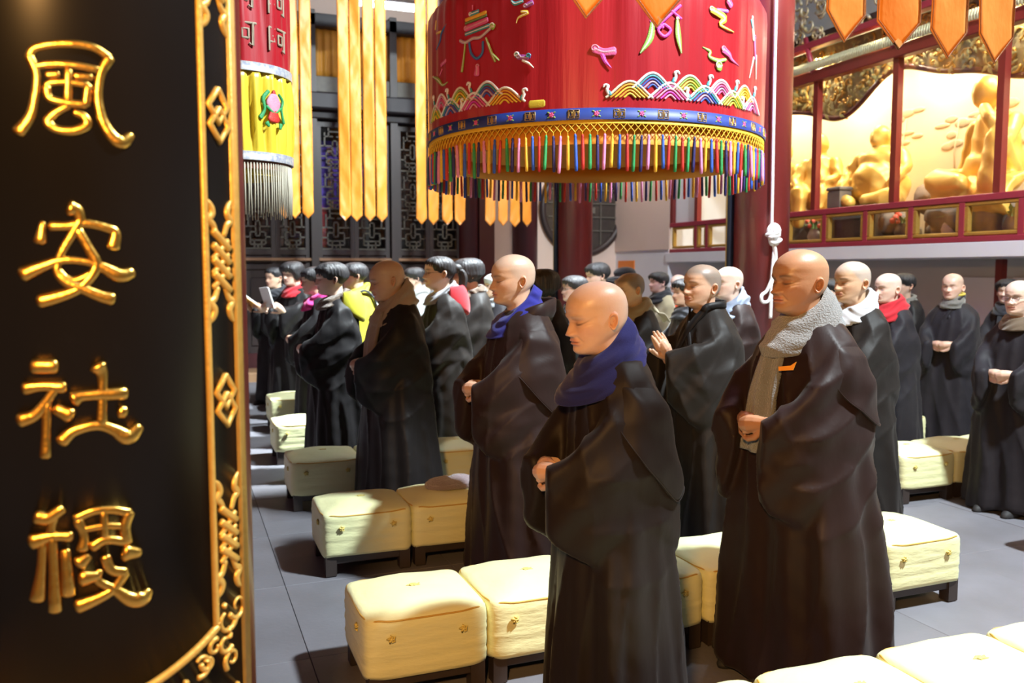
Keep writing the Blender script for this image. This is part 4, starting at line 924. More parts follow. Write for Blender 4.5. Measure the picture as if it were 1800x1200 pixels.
def make_head(nu, nt, skin, age=0.0, stubble=None, lip=(.55,.22,.18), wide=1.0, brow=.6, seed=0, lid=1.0):
    """returns verts, faces, colours for head + neck (+ torso core below)"""
    u = np.concatenate([np.linspace(0, 4, max(4, nu//8), endpoint=False), np.linspace(4, 15, int(nu*.66), endpoint=False), np.linspace(15, 20, max(6, nu//5))])
    v = np.linspace(-1, 1, nt, endpoint=False)
    th = PI * (np.sign(v) * (.52*np.abs(v) + .48*np.abs(v)**2.2))       # denser at the front
    U, T = np.meshgrid(u, th, indexing='ij')
    P = head_surface(U, T)
    x, y, z = P[..., 0], P[..., 1].copy(), P[..., 2].copy()
    front = smoothstep(.0, .055, x)
    ay = np.abs(y)
    d = np.zeros_like(x)
    # nose
    nz = np.interp(z, [.058,.064,.069,.075,.082,.095,.110,.122,.135], [0,.003,.0125,.0170,.0168,.0120,.0065,.0032,0])
    ns = np.interp(z, [.06,.073,.085,.11,.13], [.0140,.0120,.0092,.0078,.010])
    d += nz * g(y, ns)
    d += .0075 * g(ay - .0145, .0062) * g(z - .0735, .0062)
    d -= .0030 * g(ay - .0075, .0032) * g(z - .0655, .0030)
    # sockets, lids, brow
    d -= .0090 * g(ay - .030, .0135) * g(z - .112, .0105)
    d -= .0035 * g(ay - .014, .006) * g(z - .110, .010)
    d += .0068 * lid * g(ay - .0315, .0110) * g(z - .1075, .0078)
    d += .0045 * g(ay - .030, .020) * g(z - .131, .007)
    el = .1035 + .0035*((ay - .0315)/.016)**2
    eyew = g(ay - .0315, .0105)
    d -= .0020 * eyew * g(z - el, .0013)
    d -= .0010 * eyew * g(z - (el + .0115), .0012)
    d -= (.0012 + .0016*age) * g(ay - .030, .011) * g(z - (el - .0095), .0022)
    # cheeks, folds
    d += .0045 * g(ay - .046, .017) * g(z - .084, .016)
    d -= .0040 * g(ay - .060, .014) * g(z - .055, .018) * (.4 + 1.2*age)
    d -= .0016*age * (g(z - (.098 + .12*(ay-.05)), .0016) + g(z - (.108 + .05*(ay-.05)), .0014)) * smoothstep(.044,.050,ay) * smoothstep(.066,.058,ay)
    d -= .0013*age * (g(z - .150 - .002*np.sin(60*y), .0016) + g(z - .159 - .002*np.sin(50*y+1), .0016) + g(z - .142, .0014)) * smoothstep(.045,.030,ay)
    nl = .016 + (.075 - z) * .55
    d -= (.0008 + .0032*age) * g(ay - nl, .0030) * smoothstep(.038,.05,z) * (1 - smoothstep(.068,.078,z))
    # mouth
    d += .0045 * g(ay, .026) * g(z - .046, .016)
    mo = .0465 + .0012*(ay/.02)**2*(-1)
    wm = smoothstep(.030, .018, ay)
    d += .0035 * wm * g(z - (mo + .0058), .0034) * (1 - .35*g(y, .004))
    d += .0040 * wm * g(z - (mo - .0062), .0040)
    d -= .0042 * wm * g(z - mo, .0014)
    d -= .0028 * g(ay, .016) * g(z - .0325, .0045)
    d += .0040 * g(ay, .015) * g(z - .017, .0090)
    d -= .0010 * age * np.sin(z*900) * g(z - .155, .014) * smoothstep(.045, .03, ay) * .5
    # temples
    tm_ = g(z - .135, .018) * g(ay - .066, .012) * smoothstep(-.01,.04,x)
    P[..., 0] += d * front * 1.18
    P[..., 1] -= np.sign(y) * .003 * tm_
    P[..., 1] *= wide
    # colours
    rr = np.random.default_rng(seed)
    Cc = np.ones(P.shape) * np.array(skin)
    def mixin(msk, c):
        nonlocal Cc
        Cc = Cc * (1 - msk[..., None]) + np.array(c) * msk[..., None]
    sk = np.array(skin)
    mixin(.35 * g(ay - .045, .02) * g(z - .078, .018) * front, sk * (1.05,.72,.70))
    mixin(.30 * g(y, .014) * g(z - .073, .010) * front, sk * (1.05,.75,.70))
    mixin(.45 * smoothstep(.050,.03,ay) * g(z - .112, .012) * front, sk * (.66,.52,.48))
    lm = front * wm * np.clip(g(z - (mo + .005), .0048) + g(z - (mo - .0055), .0052), 0, 1)
    mixin(.75 * lm, lip)
    mixin(.75 * front * wm * g(z - mo, .0013), (.10,.03,.03))
    mixin(.95 * front * eyew**.6 * g(z - el, .0018), (.02,.012,.01))
    bz = .1290 + .0045*g(ay - .034, .014)
    mixin(brow * front * smoothstep(.010,.016,ay) * smoothstep(.056,.044,ay) * g(z - bz, .0034), (.05,.035,.03))
    mixin(.6 * front * g(ay - .0075, .0030) * g(z - .0660, .0024), (.12,.05,.04))
    if stubble:
        amt, c = stubble
        hl = np.interp(x, [-.12,-.06,-.015,.02,.05,.09], [.035,.045,.085,.125,.168,.176])
        mixin(amt * smoothstep(-.015, .018, z - hl) * (1 - .25*smoothstep(.16,.22,z)), c)
    return P, Cc
def ear(side, n=26, m=9):
    """disc with helix rim: returns verts, faces"""
    V = []; 
    for j in range(m):
        r = (j + .02) / (m - 1)
        for i in range(n):
            a = 2*PI*i/n
            ex, ez = math.cos(a), math.sin(a)
            hx = .0165 * (1 + .10*ez) ; hz = .031
            lobe = .82 if ez < -.5 else 1.0
            xx = ex*hx*r*lobe; zz_ = ez*hz*r
            rim = .0105*math.exp(-((r-.80)/.13)**2) * (1.0 if not (ex > .35 and abs(ez) < .75) else .35)
            bowl = -.009*math.exp(-((r-.30)/.28)**2)
            anti = .006*math.exp(-((r-.55)/.10)**2) * (1 if ex < .3 else .2)
            V.append((xx, rim + bowl + anti + (.0 if r < .9 else -.006*(r-.9)/.1), zz_))
    # back skirt joining the skull
    for i in range(n):
        a = 2*PI*i/n; V.append((math.cos(a)*.010 + .006, -.016, math.sin(a)*.024))
    F = []
    for j in range(m):
        for i in range(n):
            k = (i+1) % n; F.append((j*n+i, j*n+k, (j+1)*n+k, (j+1)*n+i))
    V = np.array(V)
    ang = .42                       # flare away from the head at the back
    xx = V[:, 0]*math.cos(ang) - V[:, 1]*math.sin(ang)*0 ; 
    X = V[:, 0]*math.cos(ang) + V[:, 1]*math.sin(ang); Y = -V[:, 0]*math.sin(ang) + V[:, 1]*math.cos(ang)
    tilt = -.16
    X2 = X*math.cos(tilt) - V[:, 2]*math.sin(tilt)*(-1); Z2 = V[:, 2]*math.cos(tilt) + X*math.sin(tilt)
    W = np.stack([X2 - .012, side*(Y + .0805), Z2 + .093], 1)
    if side > 0: F = [f[::-1] for f in F]
    return W, F
# ---- hands
def hand_raw(bend=(35, 45, 30), spread=6, thumb=(25, 35)):
    mb = MB()
    mb.capsule([(-.03,0,0),(.0,0,0),(.03,.0,.002),(.06,0,.003),(.078,0,.002)], [.021,.023,.030,.034,.030], 12)
    mb.capsule([(.035,-.018,.0),(.08,-.020,.0)], [.015,.012]); mb.capsule([(.035,.018,0),(.082,.021,0)], [.015,.012])
    for k_, (y0, x0, L_, r) in enumerate(((.028,.080,.070,.0085),(.0095,.086,.078,.0088),(-.0095,.083,.072,.0083),(-.027,.075,.056,.0074))):
        p = np.array((x0 - .015, y0, .0)); a = 0; az = math.radians((1.5 - k_)*spread); pts = [p.copy()]; p = np.array((x0, y0, .003)); pts.append(p.copy())
        for b_, f_ in zip(bend, (.46,.30,.24)):
            a += math.radians(b_ * (1 + .06*k_)); p = p + L_*f_*np.array((math.cos(a)*math.cos(az), math.cos(a)*math.sin(az), -math.sin(a))); pts.append(p.copy())
        mb.capsule(pts, [r*1.1, r*1.08, r, r*.92, r*.80], 9)
    p = np.array((.012,.022,-.004)); a = math.radians(40); pts = [p.copy()]; dn = math.radians(thumb[0])
    for L_, da in ((.040, 0), (.030, -thumb[1]*.5), (.024, -thumb[1])):
        aa = a + math.radians(da); p = p + L_*np.array((math.cos(aa)*math.cos(dn), math.sin(aa)*math.cos(dn), -math.sin(dn))); pts.append(p.copy())
    mb.capsule(pts, [.014,.0125,.0105,.0085], 9)
    return mb
HAND = {}
def hand_mesh(kind, fine):
    key = (kind, fine)
    if key not in HAND:
        mb = {'curl': lambda: hand_raw((58,72,45), 2, (8,62)), 'flat': lambda: hand_raw((4,6,5), 2, (12,20)), 'hold': lambda: hand_raw((25,30,22), 5, (40,10))}[kind]()
        me = remesh(mb, .0028 if fine else .0048, 2)
        P = get_co(me); F = [tuple(p.vertices) for p in me.polygons]; bpy.data.meshes.remove(me)
        HAND[key] = (P, F)
    return HAND[key]
def frame(d, nrm):
    d = Vector(d).normalized(); n_ = Vector(nrm); n_ = (n_ - d * n_.dot(d)).normalized(); y = n_.cross(d)
    return np.array([d, y, n_]).T
# pose -> list of (side, wrist pos, dir, back-of-hand normal, kind, mirror)
POSE = {
 'clasp': [(-1, (.232,.085,.912), (.28,-.94,-.16), (.88,.25,.40), 'curl'), (1, (.200,-.080,.905), (.30,.94,-.06), (.85,-.25,.48), 'curl')],
 'prayer': [(-1, (.235,.016,1.03), (.50,-.06,.86), (.0,1,.0), 'flat'), (1, (.235,-.016,1.03), (.50,.06,.86), (0,-1,0), 'flat')],
 'book': [(-1, (.27,.10,1.03), (.75,-.15,.60), (-.3,.9,-.35), 'hold'), (1, (.27,-.10,1.03), (.75,.15,.60), (-.3,-.9,-.35), 'hold')],
}
# robe rings: z, xc, front, back, half width
RB = np.array([(.022,.0,.218,.228,.262),(.06,.0,.217,.227,.261),(.15,.0,.210,.220,.254),(.35,.003,.196,.202,.240),(.60,.006,.176,.180,.218),(.80,.004,.155,.160,.194),(.95,.002,.138,.146,.180),(1.05,.0,.126,.138,.174),(1.13,-.005,.112,.128,.168),
 (1.18,-.010,.100,.116,.155),(1.215,-.015,.088,.104,.132),(1.240,-.020,.078,.092,.108),(1.262,-.025,.070,.082,.084),(1.288,-.028,.066,.074,.070),(1.300,-.028,.062,.070,.066)])
def robe_front(z): return spline(z, RB[:,0], RB[:,1] + RB[:,2])
def robe_mesh(pose='clasp', bulk=1.0, voxel=.014, seed=0, hunch=0.0, drop=1.0, fold=1.0, elbow=0.0, neck=1.30):
    rr = np.random.default_rng(seed); ph = rr.uniform(0, 6.28, 12)
    mb = MB(); n = 120; th = np.linspace(0, 2*PI, n, endpoint=False)
    zs = np.concatenate([np.linspace(.022, 1.0, 40), np.linspace(1.02, neck, 22)])
    R = []
    xc, af, ab, w_ = [spline(zs, RB[:,0], RB[:,i]) for i in (1,2,3,4)]
    def fold_r(t, z):
        lo = float(smoothstep(1.12, .25, z)); a = 5*t + ph[0] + .7*math.sin(1.5*z + ph[1])
        v = .55*np.sin(a + 1.2*np.sin(2*t + ph[2])) + .45*np.abs(np.sin(4.5*t + ph[3] + .4*z)) + .30*np.sin(13*t + ph[4] + 2*z)
        return v * (.003 + .021*lo) * fold
    for z, x0, f, b, w in zip(zs, xc, af, ab, w_):
        bk = bulk if z < 1.1 else 1 + (bulk - 1)*(1.30 - z)/.2
        c, s = np.cos(th), np.sin(th); e = 2.25
        cx = np.sign(c)*np.abs(c)**(2/e); sy = np.sign(s)*np.abs(s)**(2/e)
        rad = fold_r(th, z)
        x = np.where(c > 0, x0 + (f*bk)*cx, x0 + (b*bk)*cx) + rad*c; y = w*bk*sy + rad*s
        R.append(np.stack([x, y, np.full(n, z) + (.010*np.sin(3*th + ph[5]) if z < .1 else 0)], 1))
    mb.loft(R)
    up = dict(clasp=0., prayer=.13, book=.12)[pose]
    for s in (-1, 1):
        k_ = 1.0
        X  = np.array([-.158,-.140,-.105,-.05,.02,.09,.15,.20,.235,.262])
        zt = np.array([.86,1.00,1.125,1.195,1.175,1.09,1.02,.970,.942,.925])
        zb = np.array([.66,.625,.60,.585,.59,.61,.635,.66,.685,.72])
        yc = np.array([.100,.122,.138,.148,.156,.156,.144,.120,.100,.086])
        tk = np.array([.018,.034,.043,.048,.050,.050,.050,.048,.044,.036])
        fx = smoothstep(.02, .25, X)
        zt = zt + up*fx; zb = zb + up*.75*fx - (drop - 1)*.1
        if pose != 'clasp': X = X + .02*fx; yc = yc - .03*fx
        yc = yc * bulk + elbow*np.exp(-((X-.05)/.1)**2)
        xx = np.linspace(X[0], X[-1], 46)
        ZT, ZB_, YC, TK = [spline(xx, X, q) for q in (zt, zb, yc, tk)]
        m = 44; a = np.linspace(0, 2*PI, m, endpoint=False); rings = []
        nx = np.gradient(YC, xx)
        for i, x_ in enumerate(xx):
            N = np.array((-nx[i], 1.0)); N /= np.linalg.norm(N)
            N = np.array((abs(N[0]) if nx[i] < 0 else -abs(N[0])*.6, N[1]))
            zc, hh = (ZT[i]+ZB_[i])/2, (ZT[i]-ZB_[i])/2
            ca, sa = np.cos(a), np.sin(a)
            z = zc + hh*np.sign(sa)*np.abs(sa)**.62
            v = (z - zc)/hh
            inn = -.030*np.clip(v, 0, 1)**2*float(smoothstep(.16,.0,x_)) + .010*np.clip(-v, 0, 1)
            t_ = TK[i]*np.sign(ca)*np.abs(ca)**.5*(1 - .50*np.clip(-v, 0, 1))
            dist = np.hypot(x_ - .0, z - 1.2)
            t_ = t_ + np.where(ca > 0, .010*fold*np.sin(34*(z + 1.6*(x_-.03)**2*2) + ph[6+s] + 7*x_) * np.clip(1 - np.abs(v), 0, 1)**.5 + .006*fold*np.sin(21*x_ + 16*z + ph[8]), 0)
            off = t_ + inn
            rings.append(np.stack([x_ + N[0]*off, s*(YC[i] + N[1]*off), z], 1))
        mb.loft(rings)
    me = remesh(mb, voxel, 2)
    P = get_co(me); N = get_no(me)
    lo = smoothstep(1.26, 1.1, P[:,2])
    t = np.arctan2(P[:,1], P[:,0])
    f1 = 1 - np.abs(np.sin(6*t + 2.2*P[:,2] + 1.3*np.sin(5*P[:,2] + ph[0]) + ph[9]))**.6
    side = smoothstep(.14, .22, np.abs(P[:,1])) * smoothstep(.5, .62, P[:,2]) * smoothstep(1.2, 1.05, P[:,2])
    f2 = 1 - np.abs(np.sin(19*P[:,2] + 14*P[:,0] + 2.5*np.sin(6*P[:,0] + ph[10]) + ph[11]))**.6
    f3 = np.sin(60*P[:,2] - 35*P[:,0] + 4*np.sin(11*P[:,1] + ph[3])) * np.sin(13*P[:,0] + ph[4])
    P += N * (lo*(.012*f1*(1-side) + .011*f2*side + .0006*f3)*fold)[:,None]
    P[:,0] += hunch * np.clip(P[:,2] - .75, 0, 1)**1.5 * 1.0
    set_co(me, P)
    return me
ROBES = {}
def get_robe(**k):
    key = tuple(sorted(k.items()))
    if key not in ROBES: ROBES[key] = robe_mesh(**k)
    return ROBES[key]
SHOE = MB().loft([[(x_ + a_*math.cos(t), b_*math.sin(t), z_) for t in np.linspace(0, 2*PI, 20, endpoint=False)] for x_, a_, b_, z_ in ((.06,.118,.042,.0),(.06,.12,.044,.012),(.058,.112,.042,.03),(.045,.09,.036,.05),(.02,.05,.033,.07),(.0,.036,.032,.09))]).mesh('shoe')
SHOE.materials.append(M['shoe'])
def hair_mesh(style, seed=0, thick=.014):
    rr = np.random.default_rng(seed); ph = rr.uniform(0, 6.28, 6); nt, nv = 84, 26
    th = np.linspace(-PI, PI, nt, endpoint=False)
    a = np.abs(th)
    key = dict(short=([0,.45,.85,1.25,1.5,1.75,2.3,PI], [14.2,14.0,13.0,11.4,10.6,9.2,6.6,6.0]),
               bob=([0,.45,.85,1.1,1.4,1.8,2.4,PI], [13.5,13.2,12.2,9.0,6.6,6.0,4.0,3.4]),
               pulled=([0,.45,.85,1.25,1.5,1.75,2.3,PI], [15.0,14.8,13.8,12.0,11.4,9.4,7.0,6.4]),
               cap=([0,.45,.85,1.25,1.5,1.75,2.3,PI], [13.4,13.4,13.2,12.6,12.2,11.5,10.5,10.2]),
               beanie=([0,.45,.85,1.25,1.5,1.75,2.3,PI], [13.6,13.4,12.8,11.6,10.6,9.6,8.4,8.0]))[style]
    u0 = np.interp(a, *key)
    if style in ('short', 'bob', 'pulled'): u0 = u0 + .22*np.sin(17*th + ph[3]) + .16*np.sin(37*th + ph[4])
    rows_o, rows_i = [], []
    for v in np.linspace(0, 1, nv):
        u = u0 + (19.9 - u0)*v
        t_ = thick * (.12 + .88*float(smoothstep(0, .35, v)))
        bob_out = .012*float(smoothstep(.5, 0, v)) * smoothstep(.9, 1.5, a) if style == 'bob' else 0
        st = .0024*np.sin(31*th + 6*v + ph[0]) + .0026*np.sin(41*th - 5*v + ph[1]) + .003*np.sin(7*th + ph[2])
        if style in ('cap', 'beanie'): st = .0015*np.sin(60*th)
        rows_o.append(head_surface(u, th, t_ + bob_out + st*min(1, 1.4 - v)))
        rows_i.append(head_surface(u, th, -.004))
    top = rows_o[-1].mean(0)
    mb = MB(); mb.loft([rows_i[3], rows_i[0]] + rows_o, True, False)
    n0 = len(mb.v) - nt; mb.v.append(tuple(top + (0, 0, .003)))
    for j in range(nt): mb.f.append((n0 + j, n0 + (j+1) % nt, len(mb.v) - 1))
    if style == 'pulled':
        mb.ball((-.125, 0, .13), (.035,.032,.036), 14, 10)
    return mb
def scarf_mesh(r=.088, h=.105, thick=.030, zc=1.245, tilt=.40, x0=-.012, seed=0, flare=.25, folds=1.0, front=1.0):
    rr = np.random.default_rng(seed); ph = rr.uniform(0, 6.28, 5); nphi, m = 120, 36
    mb = MB(); R = []
    for wrap in range(1):
        for i in range(nphi):
            f = 2*PI*i/nphi
            z0 = zc - tilt*r*math.cos(f)
            q = np.linspace(0, 2*PI, m, endpoint=False)
            cz = np.sin(q)*h/2; cr = np.cos(q)*thick/2 - cz*flare
            fa = cz*62 + 1.8*math.sin(f + ph[0]) + 1.0*math.sin(2*f + ph[3]) + ph[1]; fo = folds*((.013*(1 - np.abs(np.sin(fa*.5*1.3))**.7) + .005*np.sin(fa*2.1 + 2.5*math.sin(3*f + ph[4]))) * np.clip(np.cos(q)*2, 0, 1) + .004*np.sin(3*f + ph[2] + cz*30) - .004)
            rad = r + .008*math.cos(f) + cr + fo + .040*max(0, math.cos(f))*np.clip(.5 - cz/h, 0, 1)*front
            R.append(np.stack([x0 + rad*math.cos(f), rad*.98*math.sin(f), z0 + cz], 1))
    R.append(R[0]); mb.loft(np.array(R), True, False); return mb
def tail_mesh(y0, z0, z1, w0, w1, hunch, bulk, thick=.018, seed=0, lift=.014):
    rr = np.random.default_rng(seed); ph = rr.uniform(0, 6.28, 3); R = []
    for z in np.linspace(z0, z1, 30):
        k_ = (z0 - z)/(z0 - z1); wd = w0 + (w1 - w0)*k_
        xf = float(robe_front(min(1.29, z)))*(1 + (bulk-1)*min(1, k_*2)) + hunch*max(0, z - .75)**1.5 + lift
        us = np.linspace(-1, 1, 15); y = y0 + us*wd/2 + .008*math.sin(6*z + ph[0])
        x = xf - 2.2*(y)**2 + .006*np.sin(us*5 + z*8 + ph[1])
        R.append(np.vstack([np.stack([x + thick/2, y, np.full(15, z)], 1), np.stack([x - thick/2, y, np.full(15, z)], 1)[::-1]]))
    return MB().loft(R)
def core_ring(z, xc, f, b, w, nt, th):
    c, s = np.cos(th), np.sin(th)
    return np.stack([np.where(c > 0, xc + f*c, xc + b*c), w*s, np.full(nt, z)], 1)
HEADPIV = np.array((-.020, 0, .015))
def person(label, X, Y, h, yaw=0, pose='clasp', res=1, skin=(.58,.39,.28), pitch=8, hyaw=0, bulk=1.0, robe=None, seed=0, hunch=0.02, drop=1.0, age=.3,
           stubble=None, hair=None, scarf=None, tail=None, wide=1.0, fold=1.0, brow=.6, shoes=True, headscale=1.0, group=None, robe_name='robe', hairmat=None, sx=1.0, shared=False, voxel=None, lid=1.0):
    sc = h / 1.50
    nu, nt = {2: (104, 104), 1: (64, 64), 0: (40, 40)}[res]
    P, Cc = make_head(nu, nt, skin, age, stubble, wide=wide, brow=brow, seed=seed, lid=lid)
    n_r = P.shape[0]
    Vv = P.reshape(-1, 3).copy(); Cv = Cc.reshape(-1, 3)
    ears = []
    for s in (-1, 1):
        W, F = ear(s, 26 if res else 16, 9 if res else 6); W[:,1] *= (1 if wide >= 1 else .99); ears.append((W, F))
    pr, yr = math.radians(pitch), math.radians(hyaw)
    def pose_head(V):
        V = V.copy(); wt = smoothstep(-.105, .0, V[:,2])
        out = np.empty_like(V); d = (V - HEADPIV) * np.array((1.06, 1.03, .945)) * headscale
        a = pr*wt; b = yr*wt
        x = d[:,0]*np.cos(a) + d[:,2]*np.sin(a); z = -d[:,0]*np.sin(a) + d[:,2]*np.cos(a)
        x2 = x*np.cos(b) - d[:,1]*np.sin(b); y2 = x*np.sin(b) + d[:,1]*np.cos(b)
        out[:,0] = x2; out[:,1] = y2; out[:,2] = z
        return out + np.array((.0 + hunch*(1.27-.75)**1.5, 0, 1.297))
    Hv = pose_head(Vv)
    # torso core continues from the neck ring
    v = np.linspace(-1, 1, nt, endpoint=False); th = PI*(np.sign(v)*(.52*np.abs(v) + .48*np.abs(v)**2.2))
    rings = [core_ring(z, xc + hunch*max(0, z-.75)**1.5, f, b, w, nt, th) for z, xc, f, b, w in ((.72,0,.10,.10,.13),(.9,0,.10,.10,.13),(1.05,-.005,.10,.10,.14),(1.14,-.012,.085,.09,.14),(1.175,-.02,.06,.075,.10))]
    verts = np.vstack([np.vstack(rings), Hv])
    nr = len(rings) + n_r; F = []
    for i in range(nr - 1):
        for j in range(nt):
            k = (j+1) % nt; F.append((i*nt+j, i*nt+k, (i+1)*nt+k, (i+1)*nt+j))
    F.append(tuple(range(nt-1, -1, -1))); F.append(tuple((nr-1)*nt + j for j in range(nt)))
    cols = np.vstack([np.tile(skin, (len(rings)*nt, 1)), Cv])
    def addpart(V, Fp, c):
        nonlocal verts, cols
        o = len(verts); verts = np.vstack([verts, V]); F.extend([tuple(i+o for i in f) for f in Fp]); cols = np.vstack([cols, np.tile(c, (len(V), 1))])
    sk = np.array(skin)
    for W, Fe in ears: addpart(pose_head(W), Fe, sk*(1.0,.86,.82))
    hx = hunch*(.93-.75)**1.5
    for side, wr_, d, nm, kind in POSE[pose]:
        HP, HF = hand_mesh(kind, res == 2)
        M3 = frame(d, nm); Q = HP * np.array((.92, side*-1, .92)) if False else HP*.95
        if side > 0: Q = Q*np.array((1,-1,1))
        V = Q @ M3.T + np.array(wr_) + np.array((hx, 0, 0))
        addpart(V, HF if side < 0 else [f[::-1] for f in HF], sk*(1,.93,.9))
        # forearm and upper arm inside the sleeve
        s_ = 1 if wr_[1] > 0 else -1
        mb = MB().capsule([wr_, (wr_[0]*.6, s_*.125, wr_[2]-.01), (.02, s_*.135, .97), (-.01, s_*.10, 1.11)], [.022,.026,.030,.030], 10)
        addpart(np.array(mb.v) + np.array((hx,0,0)), mb.f, sk)
    for s in (-1, 1):
        mb = MB().capsule([(0, s*.075, .80), (.01, s*.08, .42), (0, s*.08, .06)], [.075,.055,.038], 12); addpart(np.array(mb.v), mb.f, sk)
    me = bpy.data.meshes.new('person'); me.from_pydata([tuple(p) for p in verts], [], F)
    me.polygons.foreach_set('use_smooth', np.ones(len(me.polygons), bool))
    at = me.attributes.new('tone', 'FLOAT_COLOR', 'POINT'); at.data.foreach_set('color', np.hstack([cols, np.ones((len(cols), 1))]).astype(np.float32).ravel())
    me.update(); me.materials.append(M['skin'])
    root = link('person', me); root.location = (X, Y, 0); root.rotation_euler = (0, 0, PI + math.radians(yaw)); root.scale = (sc*sx, sc*sx, sc)
    tag(root, label, 'person', group)
    vx = voxel or {2: .0105, 1: .015, 0: .02}[res]
    rk = dict(pose=pose, bulk=bulk, voxel=vx, seed=(seed % 3 if res == 0 else seed), hunch=hunch, drop=drop, fold=fold, neck=1.245 if scarf else 1.30)
    link(robe_name, get_robe(**rk), M[robe or 'robe'], root)
    if shoes:
        for s in (-1, 1): link('shoe', SHOE, None, root, (.10, s*.09, 0))
    hook = lambda V: pose_head(np.asarray(V))
    if hair:
        mb = hair_mesh(hair, seed, {'bob': .024, 'short': .019, 'pulled': .012, 'cap': .018, 'beanie': .016}[hair])
        mb.v = [tuple(p) for p in hook(mb.v)]
        mb.build({'cap': 'cap', 'beanie': 'knit_cap'}.get(hair, 'hair'), M[hairmat or 'hair'], root)
        if hair == 'cap':
            b = MB(); R = []
            for t in np.linspace(-.9, .9, 15):
                p0 = head_surface(np.array([13.5]), np.array([t]), .016)[0]; p1 = p0 + np.array((.075*math.cos(t), .02*math.sin(t), -.016))
                R.append([p0, p1, p1 + (0,0,-.005), p0 + (0,0,-.005)])
            b.loft(R); b.v = [tuple(p) for p in hook(b.v)]; b.build('peak', M[hairmat or 'hair'], root)
    if scarf:
        k_ = dict(scarf); mn = k_.pop('mat'); nm = k_.pop('name', 'scarf')
        mb = scarf_mesh(seed=seed, **k_); V = np.array(mb.v); V[:,0] += hunch*(1.24-.75)**1.5; mb.v = [tuple(p) for p in V]
        so = mb.build(nm, M[mn], root)
        if tail:
            tk = dict(tail); m2 = tk.pop('mat', mn)
            tail_mesh(hunch=hunch, bulk=bulk, seed=seed, **tk).build('scarf_end', M[m2], so)
    return root, hook
def add_collar(root, m, hunch, w0=.03, flip=1, zb=1.25):
    """cross-over collar band of the robe"""
    for s in (-1, 1):
        pts = []
        for t in np.linspace(0, 1, 18):
            if t < .4:
                a = PI - s*flip*(t/.4)*PI*.62; pts.append((-.030 + .083*math.cos(a), .080*math.sin(a), zb + .045 - .02*t))
            else:
                q = (t - .4)/.6; z = zb + .035 - .24*q; y = s*flip*(.074*(1-q)**1.2) - s*flip*.05*q
                pts.append((float(robe_front(min(z, 1.29))) + .010 - 1.8*y*y + (.006 if s > 0 else 0), y, z))
        P = catmull(pts, 40); P[:,0] += hunch*np.clip(P[:,2]-.75, 0, 1)**1.5
        R = []
        T = np.gradient(P, axis=0); T /= np.linalg.norm(T, axis=1)[:,None]
        for p, t in zip(P, T):
            out = np.array((p[0] + .03, p[1], 0)); out /= np.linalg.norm(out) + 1e-6
            lat = np.cross(t, out); lat /= np.linalg.norm(lat)
            R.append([p - lat*w0/2 + out*.004, p + lat*w0/2 + out*.004, p + lat*w0/2 - out*.006, p - lat*w0/2 - out*.006])
        MB().loft(R).build('collar', m, root)
def add_glasses(root, hook, mt=None):
    mb = MB(); ln = MB()
    for s in (-1, 1):
        ring_ = [(.0985 - .25*(abs(s*.032 + .021*math.cos(a)) )**2*8*0 - .10*abs(.032 + s*0 + .021*math.cos(a))**1.0*.6, s*(.032 + .021*math.cos(a)), .108 + .016*math.sin(a)) for a in np.linspace(0, 2*PI, 20, endpoint=False)]
        mb.tube(ring_, .0013, 5, closed=True)
        mb.tube([(.092, s*.052, .110), (.05, s*.076, .110), (.0, s*.082, .106)], .0012, 5)
        c = np.mean(ring_, 0); ln.loft([[tuple(c + (np.array(p) - c)*k + (d, 0, 0)) for p in ring_] for k, d in ((.97, .0004), (.97, -.0004))])
    mb.tube([(.097, -.012, .112), (.1, 0, .114), (.097, .012, .112)], .0012, 5)
    for b, n_, m_ in ((mb, 'glasses', M['glasses']), (ln, 'lens', M['lens'])):
        b.v = [tuple(p) for p in hook(b.v)]
        o = b.build(n_, m_, root if n_ == 'glasses' else gl)
        if n_ == 'glasses': gl = o
def standing_collar(hunch):
    R = []
    for f in np.linspace(.24*PI, 1.76*PI, 40):
        e = math.sin((f - .24*PI)/1.52)**.7; out = np.array((math.cos(f), math.sin(f), 0)); rr_ = .100 + .006*math.sin(5*f)
        b = np.array((-.03, 0, 1.19)) + out*rr_; t = np.array((-.045, 0, 1.225 + .070*e)) + out*(rr_ + .010 + .004*e)
        m_ = (b + t)/2 + out*.012
        R.append([b - out*.006, m_ - out*.006, t - out*.006, t + (0,0,.006), t + out*.007, m_ + out*.008, b + out*.012])
    mb = MB().loft(R); V = np.array(mb.v); V[:,0] += hunch*.33; mb.v = [tuple(p) for p in V]; return mb
